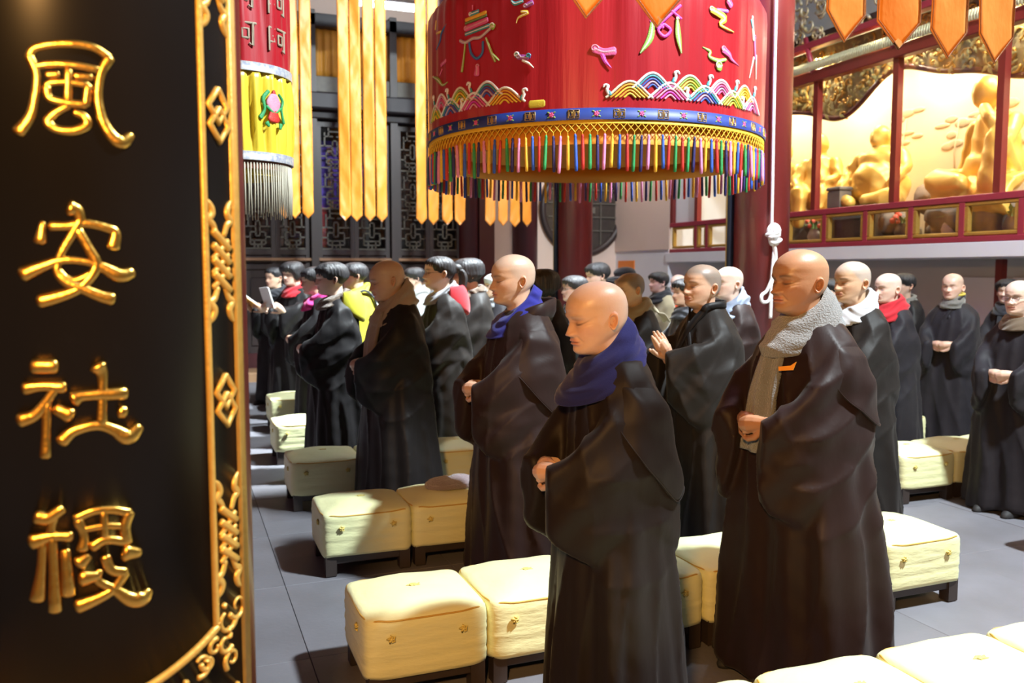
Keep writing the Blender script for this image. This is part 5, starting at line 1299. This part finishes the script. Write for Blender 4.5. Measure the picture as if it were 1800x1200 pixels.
def over_sleeve(root, robe_me, s, m, prof, off=.014, ztop=1.185, f0=.36, f1=1.04):
    """layer of cloth lying on the robe from shoulder to a pointed lower corner; s = side, prof = lower edge"""
    from mathutils.bvhtree import BVHTree
    bm = bmesh.new(); bm.from_mesh(robe_me); bv = BVHTree.FromBMesh(bm); bm.free()
    hz = lambda z: 0.0
    cols = []
    fs = np.linspace(f0, f1, 46)
    for f in fs:
        a = s*f*PI; zl = float(np.interp(f, *prof)); col = []
        for z in np.linspace(ztop - .02*abs(f - .7), zl, 30):
            o = Vector((math.cos(a)*1.2, math.sin(a)*1.2, z)); d = Vector((-math.cos(a), -math.sin(a), 0))
            h = bv.ray_cast(o, d)
            p = h[0] if h[0] is not None else Vector((0, 0, z)); k_ = (ztop - z)/(ztop - zl + 1e-6)
            col.append(np.array(p) + np.array((math.cos(a), math.sin(a), 0))*(off*min(-.5 + 1.5*min(1, k_*5), -.5 + 1.5*min(1, (f - f0)/.10))))
        cols.append(col)
    G = np.array(cols)
    for _ in range(2): G[1:-1] = .5*G[1:-1] + .25*(G[:-2] + G[2:])
    out = np.stack([np.cos(s*fs*PI), np.sin(s*fs*PI), 0*fs], 1)[:, None, :]
    I = G - out*.008
    R = [np.vstack([G[i], I[i][::-1]]) for i in range(len(fs))]
    if s < 0: R = R[::-1]
    o = MB().loft(np.array(R)).build('over_sleeve', m, root)
    MB().tube(G[:, -1] + out[:, 0]*.001, .0024, 5).build('hem', m, o)
    return o
def hood_mesh(hunch, r=.13, droop=.10, x0=-.07):
    mb = MB(); R = []
    for f in np.linspace(.35*PI, 1.65*PI, 34):
        e = math.sin((f - .35*PI)/1.3)**.8
        c = np.array((x0 + .02 + r*.8*math.cos(f), r*math.sin(f), 1.235 - droop*.3*e)); out = np.array((math.cos(f), math.sin(f), 0))
        q = np.linspace(0, 2*PI, 16, endpoint=False)
        R.append([c + out*(.022*math.cos(a)*(.5+e) - .014) + np.array((0,0,1))*(.050 + droop*.4*e)*math.sin(a)*1.0 + out*(-.018)*math.sin(a) for a in q])
    mb.loft(R); V = np.array(mb.v); V[:,0] += hunch*.3; mb.v = [tuple(p) for p in V]; return mb
def booklet(X, Y, Z, rz, tilt, label, openang=.5, cover='ochre', w=.10, hgt=.20):
    r = empty('booklet', (X, Y, Z), rz); tag(r, label, 'book')
    for s in (-1, 1):
        mb = MB(); mb.box((0, s*w/2, 0), (.006, w, hgt), 0, .001)
        V = np.array(mb.v); a = -s*openang; 
        x = V[:,0]*math.cos(a) - V[:,1]*math.sin(a); y = V[:,0]*math.sin(a) + V[:,1]*math.cos(a); V[:,0], V[:,1] = x, y
        z = V[:,2]*math.cos(tilt) - V[:,0]*math.sin(tilt); x = V[:,2]*math.sin(tilt) + V[:,0]*math.cos(tilt); V[:,0], V[:,2] = x, z
        mb.v = [tuple(p) for p in V]; mb.build('cover', M[cover], r, False)
        mb = MB(); mb.box((-.0055, s*w/2*.97, 0), (.006, w*.94, hgt*.96), 0, .001)
        V = np.array(mb.v)
        x = V[:,0]*math.cos(a) - V[:,1]*math.sin(a); y = V[:,0]*math.sin(a) + V[:,1]*math.cos(a); V[:,0], V[:,1] = x, y
        z = V[:,2]*math.cos(tilt) - V[:,0]*math.sin(tilt); x = V[:,2]*math.sin(tilt) + V[:,0]*math.cos(tilt); V[:,0], V[:,2] = x, z
        mb.v = [tuple(p) for p in V]; mb.build('page_block', M['paper'], r, False)
    return r
# ------------------------------------------------------------------ the congregation
PALE = (.60,.40,.30); TAN = (.42,.225,.125); MID = (.58,.38,.27); FAIR = (.66,.48,.38)
STUB = (.15,.135,.12); STUBL = (.33,.29,.25)
# the two foremost nuns
NUN_A, hk = person('shaven nun in a dark brown robe and dark navy scarf, eyes closed, foremost of all', 1.238, 2.33, 1.428, pose='clasp', res=2, skin=PALE, pitch=13, bulk=.98, robe='robe', seed=3, hunch=.06, age=.7, brow=.25,
    scarf=dict(mat='navy', r=.090, h=.155, thick=.036, zc=1.243, tilt=.72, flare=.42, x0=.0), wide=1.04, stubble=(.10, STUBL))
r, hk = person('elderly shaven nun with a tanned face and long fuzzy grey scarf, hands clasped', 2.095, 2.49, 1.53, pose='clasp', res=2, skin=TAN, pitch=3, bulk=1.2, robe='robe_red', seed=8, hunch=.03, drop=1.6, age=1.0, brow=.75, wide=1.0, fold=1.15,
    scarf=dict(mat='greyfuzz', r=.092, h=.14, thick=.044, zc=1.250, tilt=.62, flare=.36, folds=.6), tail=dict(y0=-.01, z0=1.19, z1=.80, w0=.12, w1=.135, lift=.022, thick=.024))
tg = MB(); tg.add([(0,-.028,0),(0,.012,.006),(0,.030,.020),(0,.022,-.008),(0,-.026,-.014),(.004,-.028,0),(.004,.012,.006),(.004,.030,.020),(.004,.022,-.008),(.004,-.026,-.014)], [(0,1,2,3,4),(9,8,7,6,5),(0,5,6,1),(1,6,7,2),(2,7,8,3),(3,8,9,4),(4,9,5,0)])
o = tg.build('paper_tag', M['orange_tag'], r, False); o.location = (.165, .105, 1.10); o.rotation_euler = (0, -.2, .55)
def robe_of(r): return [c for c in r.children if c.name.startswith('robe')][0]
over_sleeve(NUN_A, robe_of(NUN_A).data, 1, M['robe'], ([.36,.50,.70,.86,1.04],[1.06,.93,.80,.90,.98]))
over_sleeve(r, robe_of(r).data, 1, M['robe_red'], ([.36,.50,.66,.86,1.04],[1.08,.98,.90,.93,1.0]), f0=.40)
# second aisle
r, hk = person('shaven nun in a brown robe with royal blue scarf and standing hood, eyes lowered', 1.475, 3.69, 1.53, res=2, skin=MID, pitch=6, bulk=1.10, robe='robe_red', seed=5, hunch=.02, age=.2, stubble=(.42, STUBL), brow=.65,
    scarf=dict(mat='royal', r=.086, h=.12, thick=.032, zc=1.238, tilt=.70, flare=.36), drop=1.3)
o = standing_collar(.02).build('standing_collar', M['robe_red'], r)
over_sleeve(r, robe_of(r).data, 1, M['robe_red'], ([.36,.50,.68,.86,1.04],[.98,.86,.74,.84,.93]), f0=.34)
mb = MB()
for (y, z) in ((.045, 1.13), (.02, 1.125), (.055, 1.0)): mb.tube([(float(robe_front(z))*1.05 + .012 - 1.2*y*y, y + .008*math.cos(a), z + .008*math.sin(a)) for a in np.linspace(0, 2*PI, 12, endpoint=False)], .0014, 5, closed=True)
mb.build('snap_buttons', M['glasses'], r)
r, hk = person('nun with dark cropped hair joining her palms in prayer at her chest', 2.51, 3.75, 1.485, pose='prayer', res=2, skin=MID, pitch=1, bulk=1.06, robe='robe_grey', seed=12, hunch=.0, age=.1, stubble=(.85, STUB), brow=.55, yaw=6)
add_collar(r, M['robe_black'], 0, .036)
r, hk = person('nun in a white scarf with greying cropped hair behind the elderly nun', 3.46, 3.72, 1.505, res=2, skin=(.60,.40,.26), pitch=4, bulk=1.08, robe='robe_grey', seed=14, age=.3, stubble=(.6, (.33,.33,.33)), brow=.6,
    scarf=dict(mat='whitecloth', r=.092, h=.105, thick=.042, zc=1.248, tilt=.58, flare=.30))
r, hk = person('nun with rimless glasses and brown scarf cut off by the right edge', 4.71, 3.72, 1.395, res=1, skin=FAIR, pitch=2, bulk=1.08, robe='robe_slate', seed=16, age=.2, stubble=(.45, (.38,.38,.40)), yaw=12,
    scarf=dict(mat='brownscarf', r=.084, h=.085, thick=.036, zc=1.245, tilt=.35))
add_glasses(r, hk)
# third aisle
r, hk = person('shaven nun with a beige shawl scarf falling down her front, head bowed', 1.20, 4.92, 1.52, res=2, skin=(.52,.34,.22), pitch=15, bulk=1.10, robe='robe_black', seed=18, hunch=.05, age=.5, stubble=(.12, STUBL),
    scarf=dict(mat='beige', r=.094, h=.16, thick=.036, zc=1.245, tilt=.70, flare=.30), tail=dict(y0=.03, z0=1.20, z1=.83, w0=.13, w1=.11, lift=.03))
r, hk = person('cropped-haired nun in a khaki scarf just behind the foremost bald head', 2.79, 4.95, 1.445, res=1, skin=(.58,.42,.27), pitch=12, bulk=1.04, robe='robe_grey', seed=21, hunch=.03, age=.1, stubble=(.9, STUB),
    scarf=dict(mat='khaki', r=.096, h=.10, thick=.038, zc=1.24, tilt=.40, flare=.35))
tl = MB(); R = []
for t in np.linspace(0, 1, 14):
    c = np.array((-.10 - .22*t, .02 - .16*t, 1.25 - .05*t - .05*t*t)); R.append([c + np.array((.02*math.cos(a)*.6 , .055*math.cos(a)*(1+.3*t), .012*math.sin(a) + .012*math.sin(7*t + 3*math.cos(a)))) for a in np.linspace(0, 2*PI, 18, endpoint=False)])
tl.loft(R).build('scarf_end', M['khaki'], r)
r, hk = person('shaven nun with pale blue scarf beside the thick red pillar', 3.53, 4.95, 1.48, res=1, skin=(.68,.50,.42), pitch=3, bulk=1.04, robe='robe_red', seed=23, age=.2, stubble=(.12, STUBL),
    scarf=dict(mat='ltblue', r=.094, h=.14, thick=.034, zc=1.235, tilt=.62, flare=.36), tail=dict(y0=.05, z0=1.18, z1=.88, w0=.12, w1=.12, lift=.03))
r, hk = person('shaven nun in a red scarf behind the nun in the white scarf', 4.78, 4.80, 1.435, res=1, skin=FAIR, pitch=5, robe='robe_slate', seed=25, stubble=(.25, (.5,.5,.5)),
    scarf=dict(mat='redcloth', r=.098, h=.15, thick=.045, zc=1.235, tilt=.35, flare=.3))
r, hk = person('shaven nun with yellow collar over a grey knitted neck warmer, hands held at waist', 5.87, 5.24, 1.43, res=1, skin=(.62,.42,.32), pitch=3, bulk=1.12, robe='robe_slate', seed=27, stubble=(.2, STUBL), yaw=22,
    scarf=dict(mat='ribgrey', r=.078, h=.105, thick=.028, zc=1.262, tilt=.15, flare=.05, name='neck_warmer'))
MB().tube([(-.012 + .078*math.cos(a), .078*math.sin(a), 1.318 - .010*math.cos(a)) for a in np.linspace(0, 2*PI, 40, endpoint=False)], .010, 8, closed=True).build('yellow_collar', M['yellowcloth'], r)
add_collar(r, M['robe_slate'], .02)
r, hk = person('short-haired woman in a dark scarf under the ledge, second from the right edge', 6.46, 5.22, 1.385, res=1, skin=FAIR, pitch=2, robe='robe_slate', seed=29, hair='short', stubble=(.4, STUB), yaw=20,
    scarf=dict(mat='darkcloth', r=.088, h=.11, thick=.04, zc=1.245, tilt=.25), tail=dict(y0=.02, z0=1.2, z1=.8, w0=.12, w1=.12, mat='darkcloth', lift=.03))
r, hk = person('dark-haired man standing behind the nun in the red scarf', 6.12, 5.98, 1.43, res=0, skin=(.5,.34,.26), pitch=4, robe='robe_black', seed=30, hair='short', scarf=dict(mat='ribgrey', r=.086, h=.07, thick=.03, zc=1.24, tilt=.3))
r, hk = person('black-haired woman half hidden between the grey scarf and the white scarf', 5.24, 5.90, 1.385, res=0, skin=FAIR, pitch=5, robe='robe_black', seed=31, hair='short', scarf=dict(mat='redcloth', r=.086, h=.06, thick=.03, zc=1.24, tilt=.3))
# left group
r, hk = person('woman with short black hair, brown fur collar and yellow hood in a black robe', 1.05, 6.10, 1.515, res=2, skin=FAIR, pitch=7, bulk=1.02, robe='robe_black', seed=33, hair='short', age=.2,
    scarf=dict(mat='fur', r=.088, h=.09, thick=.05, zc=1.235, tilt=.35, name='fur_collar'), fold=1.2)
hood_mesh(.02, .14, .16, -.09).build('yellow_hood', M['yellowjack'], r)
r, hk = person('woman with glasses and a black ponytail, grey hood and red hood over her robe', 1.78, 5.94, 1.555, res=2, skin=FAIR, pitch=2, bulk=1.04, robe='robe_grey', seed=35, hair='pulled',
    scarf=dict(mat='greycloth', r=.088, h=.085, thick=.034, zc=1.245, tilt=.5, name='grey_hood'))
hood_mesh(.02, .135, .14, -.08).build('red_hood', M['redcloth'], r)
add_glasses(r, hk)
pt = MB()
for q in range(9):
    a = q*.7; pt.tube(catmull([(-.10,.0,.13),(-.15 - .012*math.cos(a),.02*math.sin(a),.11),(-.165 - .018*math.cos(a),.028*math.sin(a),.05),(-.150 - .015*math.cos(a),.03*math.sin(a),-.03)], 10), np.linspace(.016,.008,10), 7)
pt.v = [tuple(p) for p in hk(pt.v)]; pt.build('ponytail', M['hair'], r)
person('woman with a black bob seen behind the ponytailed woman', 2.12, 6.30, 1.55, res=1, skin=MID, pitch=6, robe='robe_grey', seed=37, hair='bob', scarf=dict(mat='fur', r=.086, h=.06, thick=.035, zc=1.245, tilt=.3, name='fur_collar'))
person('woman in a red scarf reading from an open white booklet on the left', 1.09, 8.65, 1.545, yaw=40, pose='book', res=1, skin=FAIR, pitch=9, robe='robe_black', seed=39, hair='bob', bulk=1.1, scarf=dict(mat='redcloth', r=.088, h=.10, thick=.035, zc=1.24, tilt=.45))
person('dark-haired woman with a bright magenta scarf in a black robe', 1.10, 7.22, 1.487, res=1, skin=MID, pitch=8, robe='robe_black', seed=41, hair='short', scarf=dict(mat='pinkcloth', r=.092, h=.12, thick=.035, zc=1.235, tilt=.55))
person('woman holding an orange booklet farthest left before the lattice doors', 1.03, 9.73, 1.49, yaw=35, pose='book', res=0, skin=MID, pitch=6, robe='robe_black', seed=43, hair='pulled', scarf=dict(mat='darkcloth', r=.086, h=.09, thick=.035, zc=1.24, tilt=.3))
r, hk = person('black-haired person in a bright yellow jacket with dark straps', 1.49, 7.55, 1.525, res=1, skin=MID, pitch=6, robe='yellowjack', robe_name='jacket', seed=45, hair='short', scarf=dict(mat='yellowjack', r=.086, h=.07, thick=.03, zc=1.255, tilt=.4, name='jacket_collar'))
for s in (-1, 1): MB().tube(catmull([(-.14, s*.10, 1.10), (-.10, s*.125, 1.20), (-.02, s*.13, 1.255), (.08, s*.12, 1.19), (.14, s*.11, 1.05)], 20), .022, 8, flat=.45).build('bag_strap', M['darkcloth'], r)
r, hk = person('dark-haired woman in a fluffy white coat seen from behind the beige scarf', 2.31, 8.62, 1.49, pose='book', res=1, skin=FAIR, pitch=8, robe='whitefur', robe_name='coat', seed=47, hair='short', scarf=dict(mat='whitefur', r=.10, h=.10, thick=.06, zc=1.235, tilt=.3, name='coat_collar'), fold=.6)
person('dark-haired person in navy by the lattice doors, left of the fluffy white coat', 2.42, 9.72, 1.445, res=0, skin=MID, robe='robe_slate', seed=49, hair='short', pitch=10)
person('dark-haired person in navy by the lattice doors, right of the fluffy white coat', 2.82, 9.80, 1.445, res=0, skin=MID, robe='darkcloth', robe_name='coat', seed=50, hair='bob', pitch=6, scarf=dict(mat='greycloth', r=.086, h=.07, thick=.03, zc=1.245, tilt=.3))
person('old woman in a white knit cap with a grey scarf before the red column', 2.77, 7.50, 1.425, res=0, skin=(.66,.47,.38), robe='robe_slate', seed=52, hair='beanie', hairmat='whitecloth', pitch=3, scarf=dict(mat='greycloth', r=.09, h=.10, thick=.035, zc=1.24, tilt=.4))
person('woman with a black bob directly behind the royal blue scarf and hood', 2.17, 5.00, 1.465, res=1, skin=MID, robe='robe', seed=54, hair='bob', pitch=6)
r, hk = person('grey-haired woman with glasses in a dark navy coat before the second red pillar', 2.98, 6.24, 1.415, pose='book', res=1, skin=FAIR, robe='darkcloth', robe_name='coat', seed=56, hair='short', pitch=2, scarf=dict(mat='darkcloth', r=.088, h=.09, thick=.035, zc=1.24, tilt=.3)); add_glasses(r, hk)
person('tall woman with black swept-back hair just over the foremost bald head', 3.58, 7.00, 1.53, res=1, skin=FAIR, robe='robe_grey', seed=58, hair='short', pitch=10)
r, hk = person('woman in a dark peaked cap and white-rimmed glasses behind the khaki scarf', 4.18, 7.60, 1.49, res=0, skin=MID, robe='darkcloth', robe_name='coat', seed=60, hair='cap', hairmat='darkcloth', pitch=6); add_glasses(r, hk)
person('curly black-haired woman in a black scarf before the white wall', 4.74, 7.90, 1.44, res=0, skin=(.66,.45,.40), robe='khaki', robe_name='coat', seed=62, hair='short', pitch=3, scarf=dict(mat='darkcloth', r=.094, h=.13, thick=.045, zc=1.235, tilt=.35))
person('bald man in an orange red jacket far back by the recess', 5.45, 8.65, 1.405, res=0, skin=(.66,.46,.40), robe='redjack', robe_name='jacket', seed=64, stubble=(.15, STUBL), pitch=2)
person('dark-haired person in a navy coat just behind the praying nun', 3.66, 5.70, 1.395, res=0, skin=MID, robe='darkcloth', robe_name='coat', seed=66, hair='short', pitch=4, scarf=dict(mat='darkcloth', r=.09, h=.10, thick=.04, zc=1.235, tilt=.3))
person('woman with a dark hair bun far back under the orange sign', 4.38, 8.25, 1.385, res=0, skin=MID, robe='robe_black', seed=68, hair='pulled', pitch=6)
# booklets in hands
booklet(.825, 8.42, 1.20, PI + .35, .30, 'open booklet with white pages held by the woman in the red scarf', .35, 'paper')
booklet(.74, 9.52, 1.14, PI + .3, .95, 'open orange booklet held by the woman farthest left', .35)
booklet(1.92, 8.61, 1.06, PI, .6, 'orange booklet held by the woman in the fluffy white coat', .3)
booklet(2.60, 6.23, 1.05, PI, .9, 'small open booklet held by the grey-haired woman with glasses', .3, 'paper')
# ------------------------------------------------------------------ gilt statues in the shrine case
def statue(label, X, Y, Z, s, rz, kind, seed):
    mb = MB()
    if kind == 'fat':
        mb.ball((0,0,.25), (.30,.36,.26), 24, 14); mb.ball((.05,0,.36), (.27,.30,.20), 22, 12); mb.ball((0,0,.56), (.20,.30,.17), 22, 12)
        for q in (-1, 1):
            mb.capsule([(0,q*.28,.62),(.06,q*.40,.46),(.22,q*.38,.30)], [.085,.08,.06]); mb.ball((.25,q*.38,.27), .065)
            mb.capsule([(.02,q*.22,.12),(.26,q*.40,.10),(.38,q*.12,.07)], [.14,.12,.075])
            mb.ball((.03,q*.125,.84), (.03,.03,.075), 10, 7)
        mb.ball((.02,0,.84), (.125,.125,.15), 20, 12); mb.ball((.10,0,.80), (.06,.08,.06)); mb.ball((.145,0,.84), (.022,.025,.03), 8, 6); mb.capsule([(0,0,.66),(.02,0,.76)], [.10,.085])
    elif kind == 'knee':
        mb.ball((0,0,.22), (.25,.28,.22), 22, 12); mb.capsule([(0,0,.22),(.0,0,.42),(.02,0,.60)], [.22,.20,.17], 16)
        mb.capsule([(.05,.20,.12),(.30,.34,.40),(.34,.30,.06)], [.13,.12,.09], 14); mb.capsule([(.05,-.2,.10),(.36,-.30,.12),(.40,.05,.08)], [.13,.12,.08], 14)
        mb.capsule([(.02,.22,.60),(.20,.34,.42),(.30,.24,.62),(.26,.14,.72)], [.085,.075,.06,.05]); mb.capsule([(.02,-.22,.60),(-.02,-.34,.36),(.06,-.38,.10)], [.085,.075,.055])
        mb.capsule([(.02,0,.62),(.08,0,.78)], [.09,.075]); mb.ball((.12,0,.88), (.13,.12,.155), 20, 12); mb.ball((.235,0,.86), (.028,.025,.035), 8, 6); mb.ball((.19,0,.80), (.06,.065,.045), 10, 7)
        for q in (-1, 1): mb.ball((.10,q*.125,.86), (.025,.022,.07), 10, 7)
        R = []
        for t in np.linspace(0, 1, 14):
            yy = np.linspace(-.38, .55, 40); x0 = .12 + .28*math.sin(t*PI/2) + .02*np.sin(yy*26 + 2*t)*t; z0 = .14 + .02*t - .30*t**2.2 - .05*np.abs(np.sin(yy*8.5))*t
            R.append(np.vstack([np.stack([x0, yy, z0], 1), np.stack([x0 - .06, yy, z0 - .05], 1)[::-1]]))
        mb.loft(R)
    else:
        mb.ball((0,0,.3), (.21,.24,.3), 20, 12); mb.capsule([(0,0,.3),(0,0,.62)], [.20,.17], 16)
        for q in (-1, 1):
            mb.capsule([(.0,q*.12,.30),(.26,q*.15,.28),(.28,q*.13,-.10)], [.13,.11,.075], 12)
            mb.ball((.02,q*.105,.88), (.022,.02,.06), 10, 6)
        mb.capsule([(0,.2,.66),(.10,.30,.45),(.24,.18,.40)], [.08,.07,.05]); mb.capsule([(0,-.2,.66),(.16,-.34,.60),(.30,-.40,.74)] if kind == 'arm' else [(0,-.2,.66),(.10,-.30,.45),(.24,-.18,.36)], [.08,.07,.05])
        mb.capsule([(0,0,.66),(.02,0,.80)], [.085,.07]); mb.ball((.03,0,.90), (.115,.105,.14), 20, 12); mb.ball((.14,0,.89), (.022,.02,.03), 8, 6)
    me = remesh(mb, .022, 3)
    P = get_co(me); N = get_no(me); P += N*(.010*(1 - np.abs(np.sin(16*P[:,2] + 9*P[:,1] + 3*np.sin(7*P[:,0] + seed))))*smoothstep(.75,.6,P[:,2]))[:,None]; set_co(me, P)
    o = link('gilt_statue', me, M['statue']); o.location = (X, Y, Z); o.rotation_euler = (0, 0, rz); o.scale = (s, s, s)
    return tag(o, label, 'statue', 'gilt arhat statues')
M['statue'] = mat('statue_gilt', (.80,.52,.13), .42, .35, noise=(6,(.74,.45,.09),O1,1.5))
rk = mat('dark_rockwork', (.10,.09,.085), .8, noise=(7,(.17,.15,.13),O1,1.6), bump=(12,.8,O1))
def rock(label, X, Y, Z, s, seed, m_=None):
    rr = np.random.default_rng(seed); mb = MB()
    for q in range(9): mb.ball((rr.uniform(-.5,.5)*s[0], rr.uniform(-.5,.5)*s[1], rr.uniform(.15,.7)*s[2]), (rr.uniform(.25,.4)*s[0], rr.uniform(.22,.36)*s[1], rr.uniform(.2,.34)*s[2]), 9, 6)
    mb.box((0,0,s[2]*.2), (s[0]*.9, s[1]*.95, s[2]*.4))
    me = remesh(mb, .03, 1); o = link('rock_seat', me, m_ or rk); o.location = (X, Y, Z); return tag(o, label, 'rock')
rock('dark rockwork seat under the large gilt statue at the right of the shrine', 7.05, 5.95, 1.75, (.5,.95,.42), 1); rock('dark rockwork base under the pot-bellied gilt statue', 7.14, 7.36, 1.75, (.55,.75,.38), 2)
rock('dark rockwork base under the upright seated gilt statue', 7.16, 8.30, 1.75, (.5,.6,.34), 3); rock('dark rockwork base under the gilt statue beside the thick pillar', 7.16, 8.95, 1.75, (.5,.6,.34), 4); rock('brown rockwork between the two largest gilt statues', 7.30, 6.62, 1.75, (.34,.34,.7), 6, mat('brown_rockwork', (.30,.21,.14), .8, noise=(7,(.22,.16,.11),O1,1.6), bump=(12,.8,O1)))
statue('large gilt statue resting on one raised knee, farthest right in the shrine', 7.20, 6.02, 2.17, 1.05, PI - .15, 'knee', 1)
statue('pot-bellied gilt statue with broad chest in the middle of the shrine', 7.14, 7.38, 2.12, .90, PI + .1, 'fat', 2)
statue('slim upright gilt statue seated left of the pot-bellied one', 7.14, 8.32, 2.10, .92, PI + .35, 'sit', 3)
statue('gilt statue raising one arm beside the thick red pillar', 7.14, 8.95, 2.08, .92, PI + .2, 'arm', 4)
# altar stand, box and flower pots
o = MB().box((6.80, 7.35, 2.10), (.22, .80, .05), bev=.012).build('stone_table', mat('dark_green_stone', (.035,.05,.045), .45, noise=(9,(.06,.075,.065),O1,1.6)), smooth=False)
MB().box((6.80, 7.35, 1.93), (.16, .70, .30), bev=.02).build('pedestal', rk, o, False); tag(o, 'low dark stone table in front of the pot-bellied gilt statue', 'table')
o = MB().box((6.80, 7.62, 2.22), (.16, .19, .19), bev=.012).build('stone_box', rk, smooth=False); MB().box((6.80, 7.62, 2.335), (.18, .21, .04), bev=.01).build('lid', rk, o, False)
tag(o, 'dark square stone box on the low stone table in the shrine', 'box')
gr = mat('leaf_green', (.07,.16,.05), .5, noise=(12,(.12,.24,.07),O1,1.6)); fm = mat('flower_red', (.60,.06,.05), .6, noise=(20,(.75,.15,.08),O1,1.6)); pm = mat('pale_vase', (.55,.52,.50), .35, noise=(8,(.48,.45,.44),O1,1.5))
for i, (y, l) in enumerate(((7.98, 'potted red flowers behind the gilt panel nearest the thick pillar'), (7.25, 'dark potted plant behind the second full gilt panel from the thick pillar'), (6.70, 'potted red flowers behind the third full gilt panel from the thick pillar'), (6.13, 'vase of leaves behind the fourth full gilt panel from the thick pillar'), (5.48, 'vase with broad green leaves behind the last full gilt panel'))):
    rr = np.random.default_rng(70 + i); v = empty('flower_pot', (6.78, y, 1.75)); tag(v, l, 'plant', 'pots behind the gilt panels')
    MB().loft([[(r_*math.cos(a), r_*math.sin(a), z) for a in np.linspace(0, 2*PI, 20, endpoint=False)] for z, r_ in ((0,.04),(.02,.055),(.08,.075),(.13,.06),(.16,.045),(.165,.05))]).build('pot', pm if i in (0, 3) else rk, v)
    for q in range(14):
        a = rr.uniform(0, 6.28); l_ = rr.uniform(.08,.16); b = rr.uniform(.03,.12); p = np.array((.02*math.cos(a), .02*math.sin(a), .16)); e = p + (l_*.6*math.cos(a), l_*math.sin(a), b)
        mb = MB(); sd = np.array((-math.sin(a), math.cos(a), 0))*.02; md = (p + e)/2 + (0,0,.02); mb.add([p, md + sd, e, md - sd, md + (0,0,.006)], [(0,1,4),(1,2,4),(2,3,4),(3,0,4)]); mb.build('leaf', gr, v, False)
    if i in (0, 2):
        for q in range(7): MB().ball((rr.uniform(-.06,.04), rr.uniform(-.13,.13), rr.uniform(.17,.28)), rr.uniform(.018,.03), 9, 6).build('blossom', fm, v)
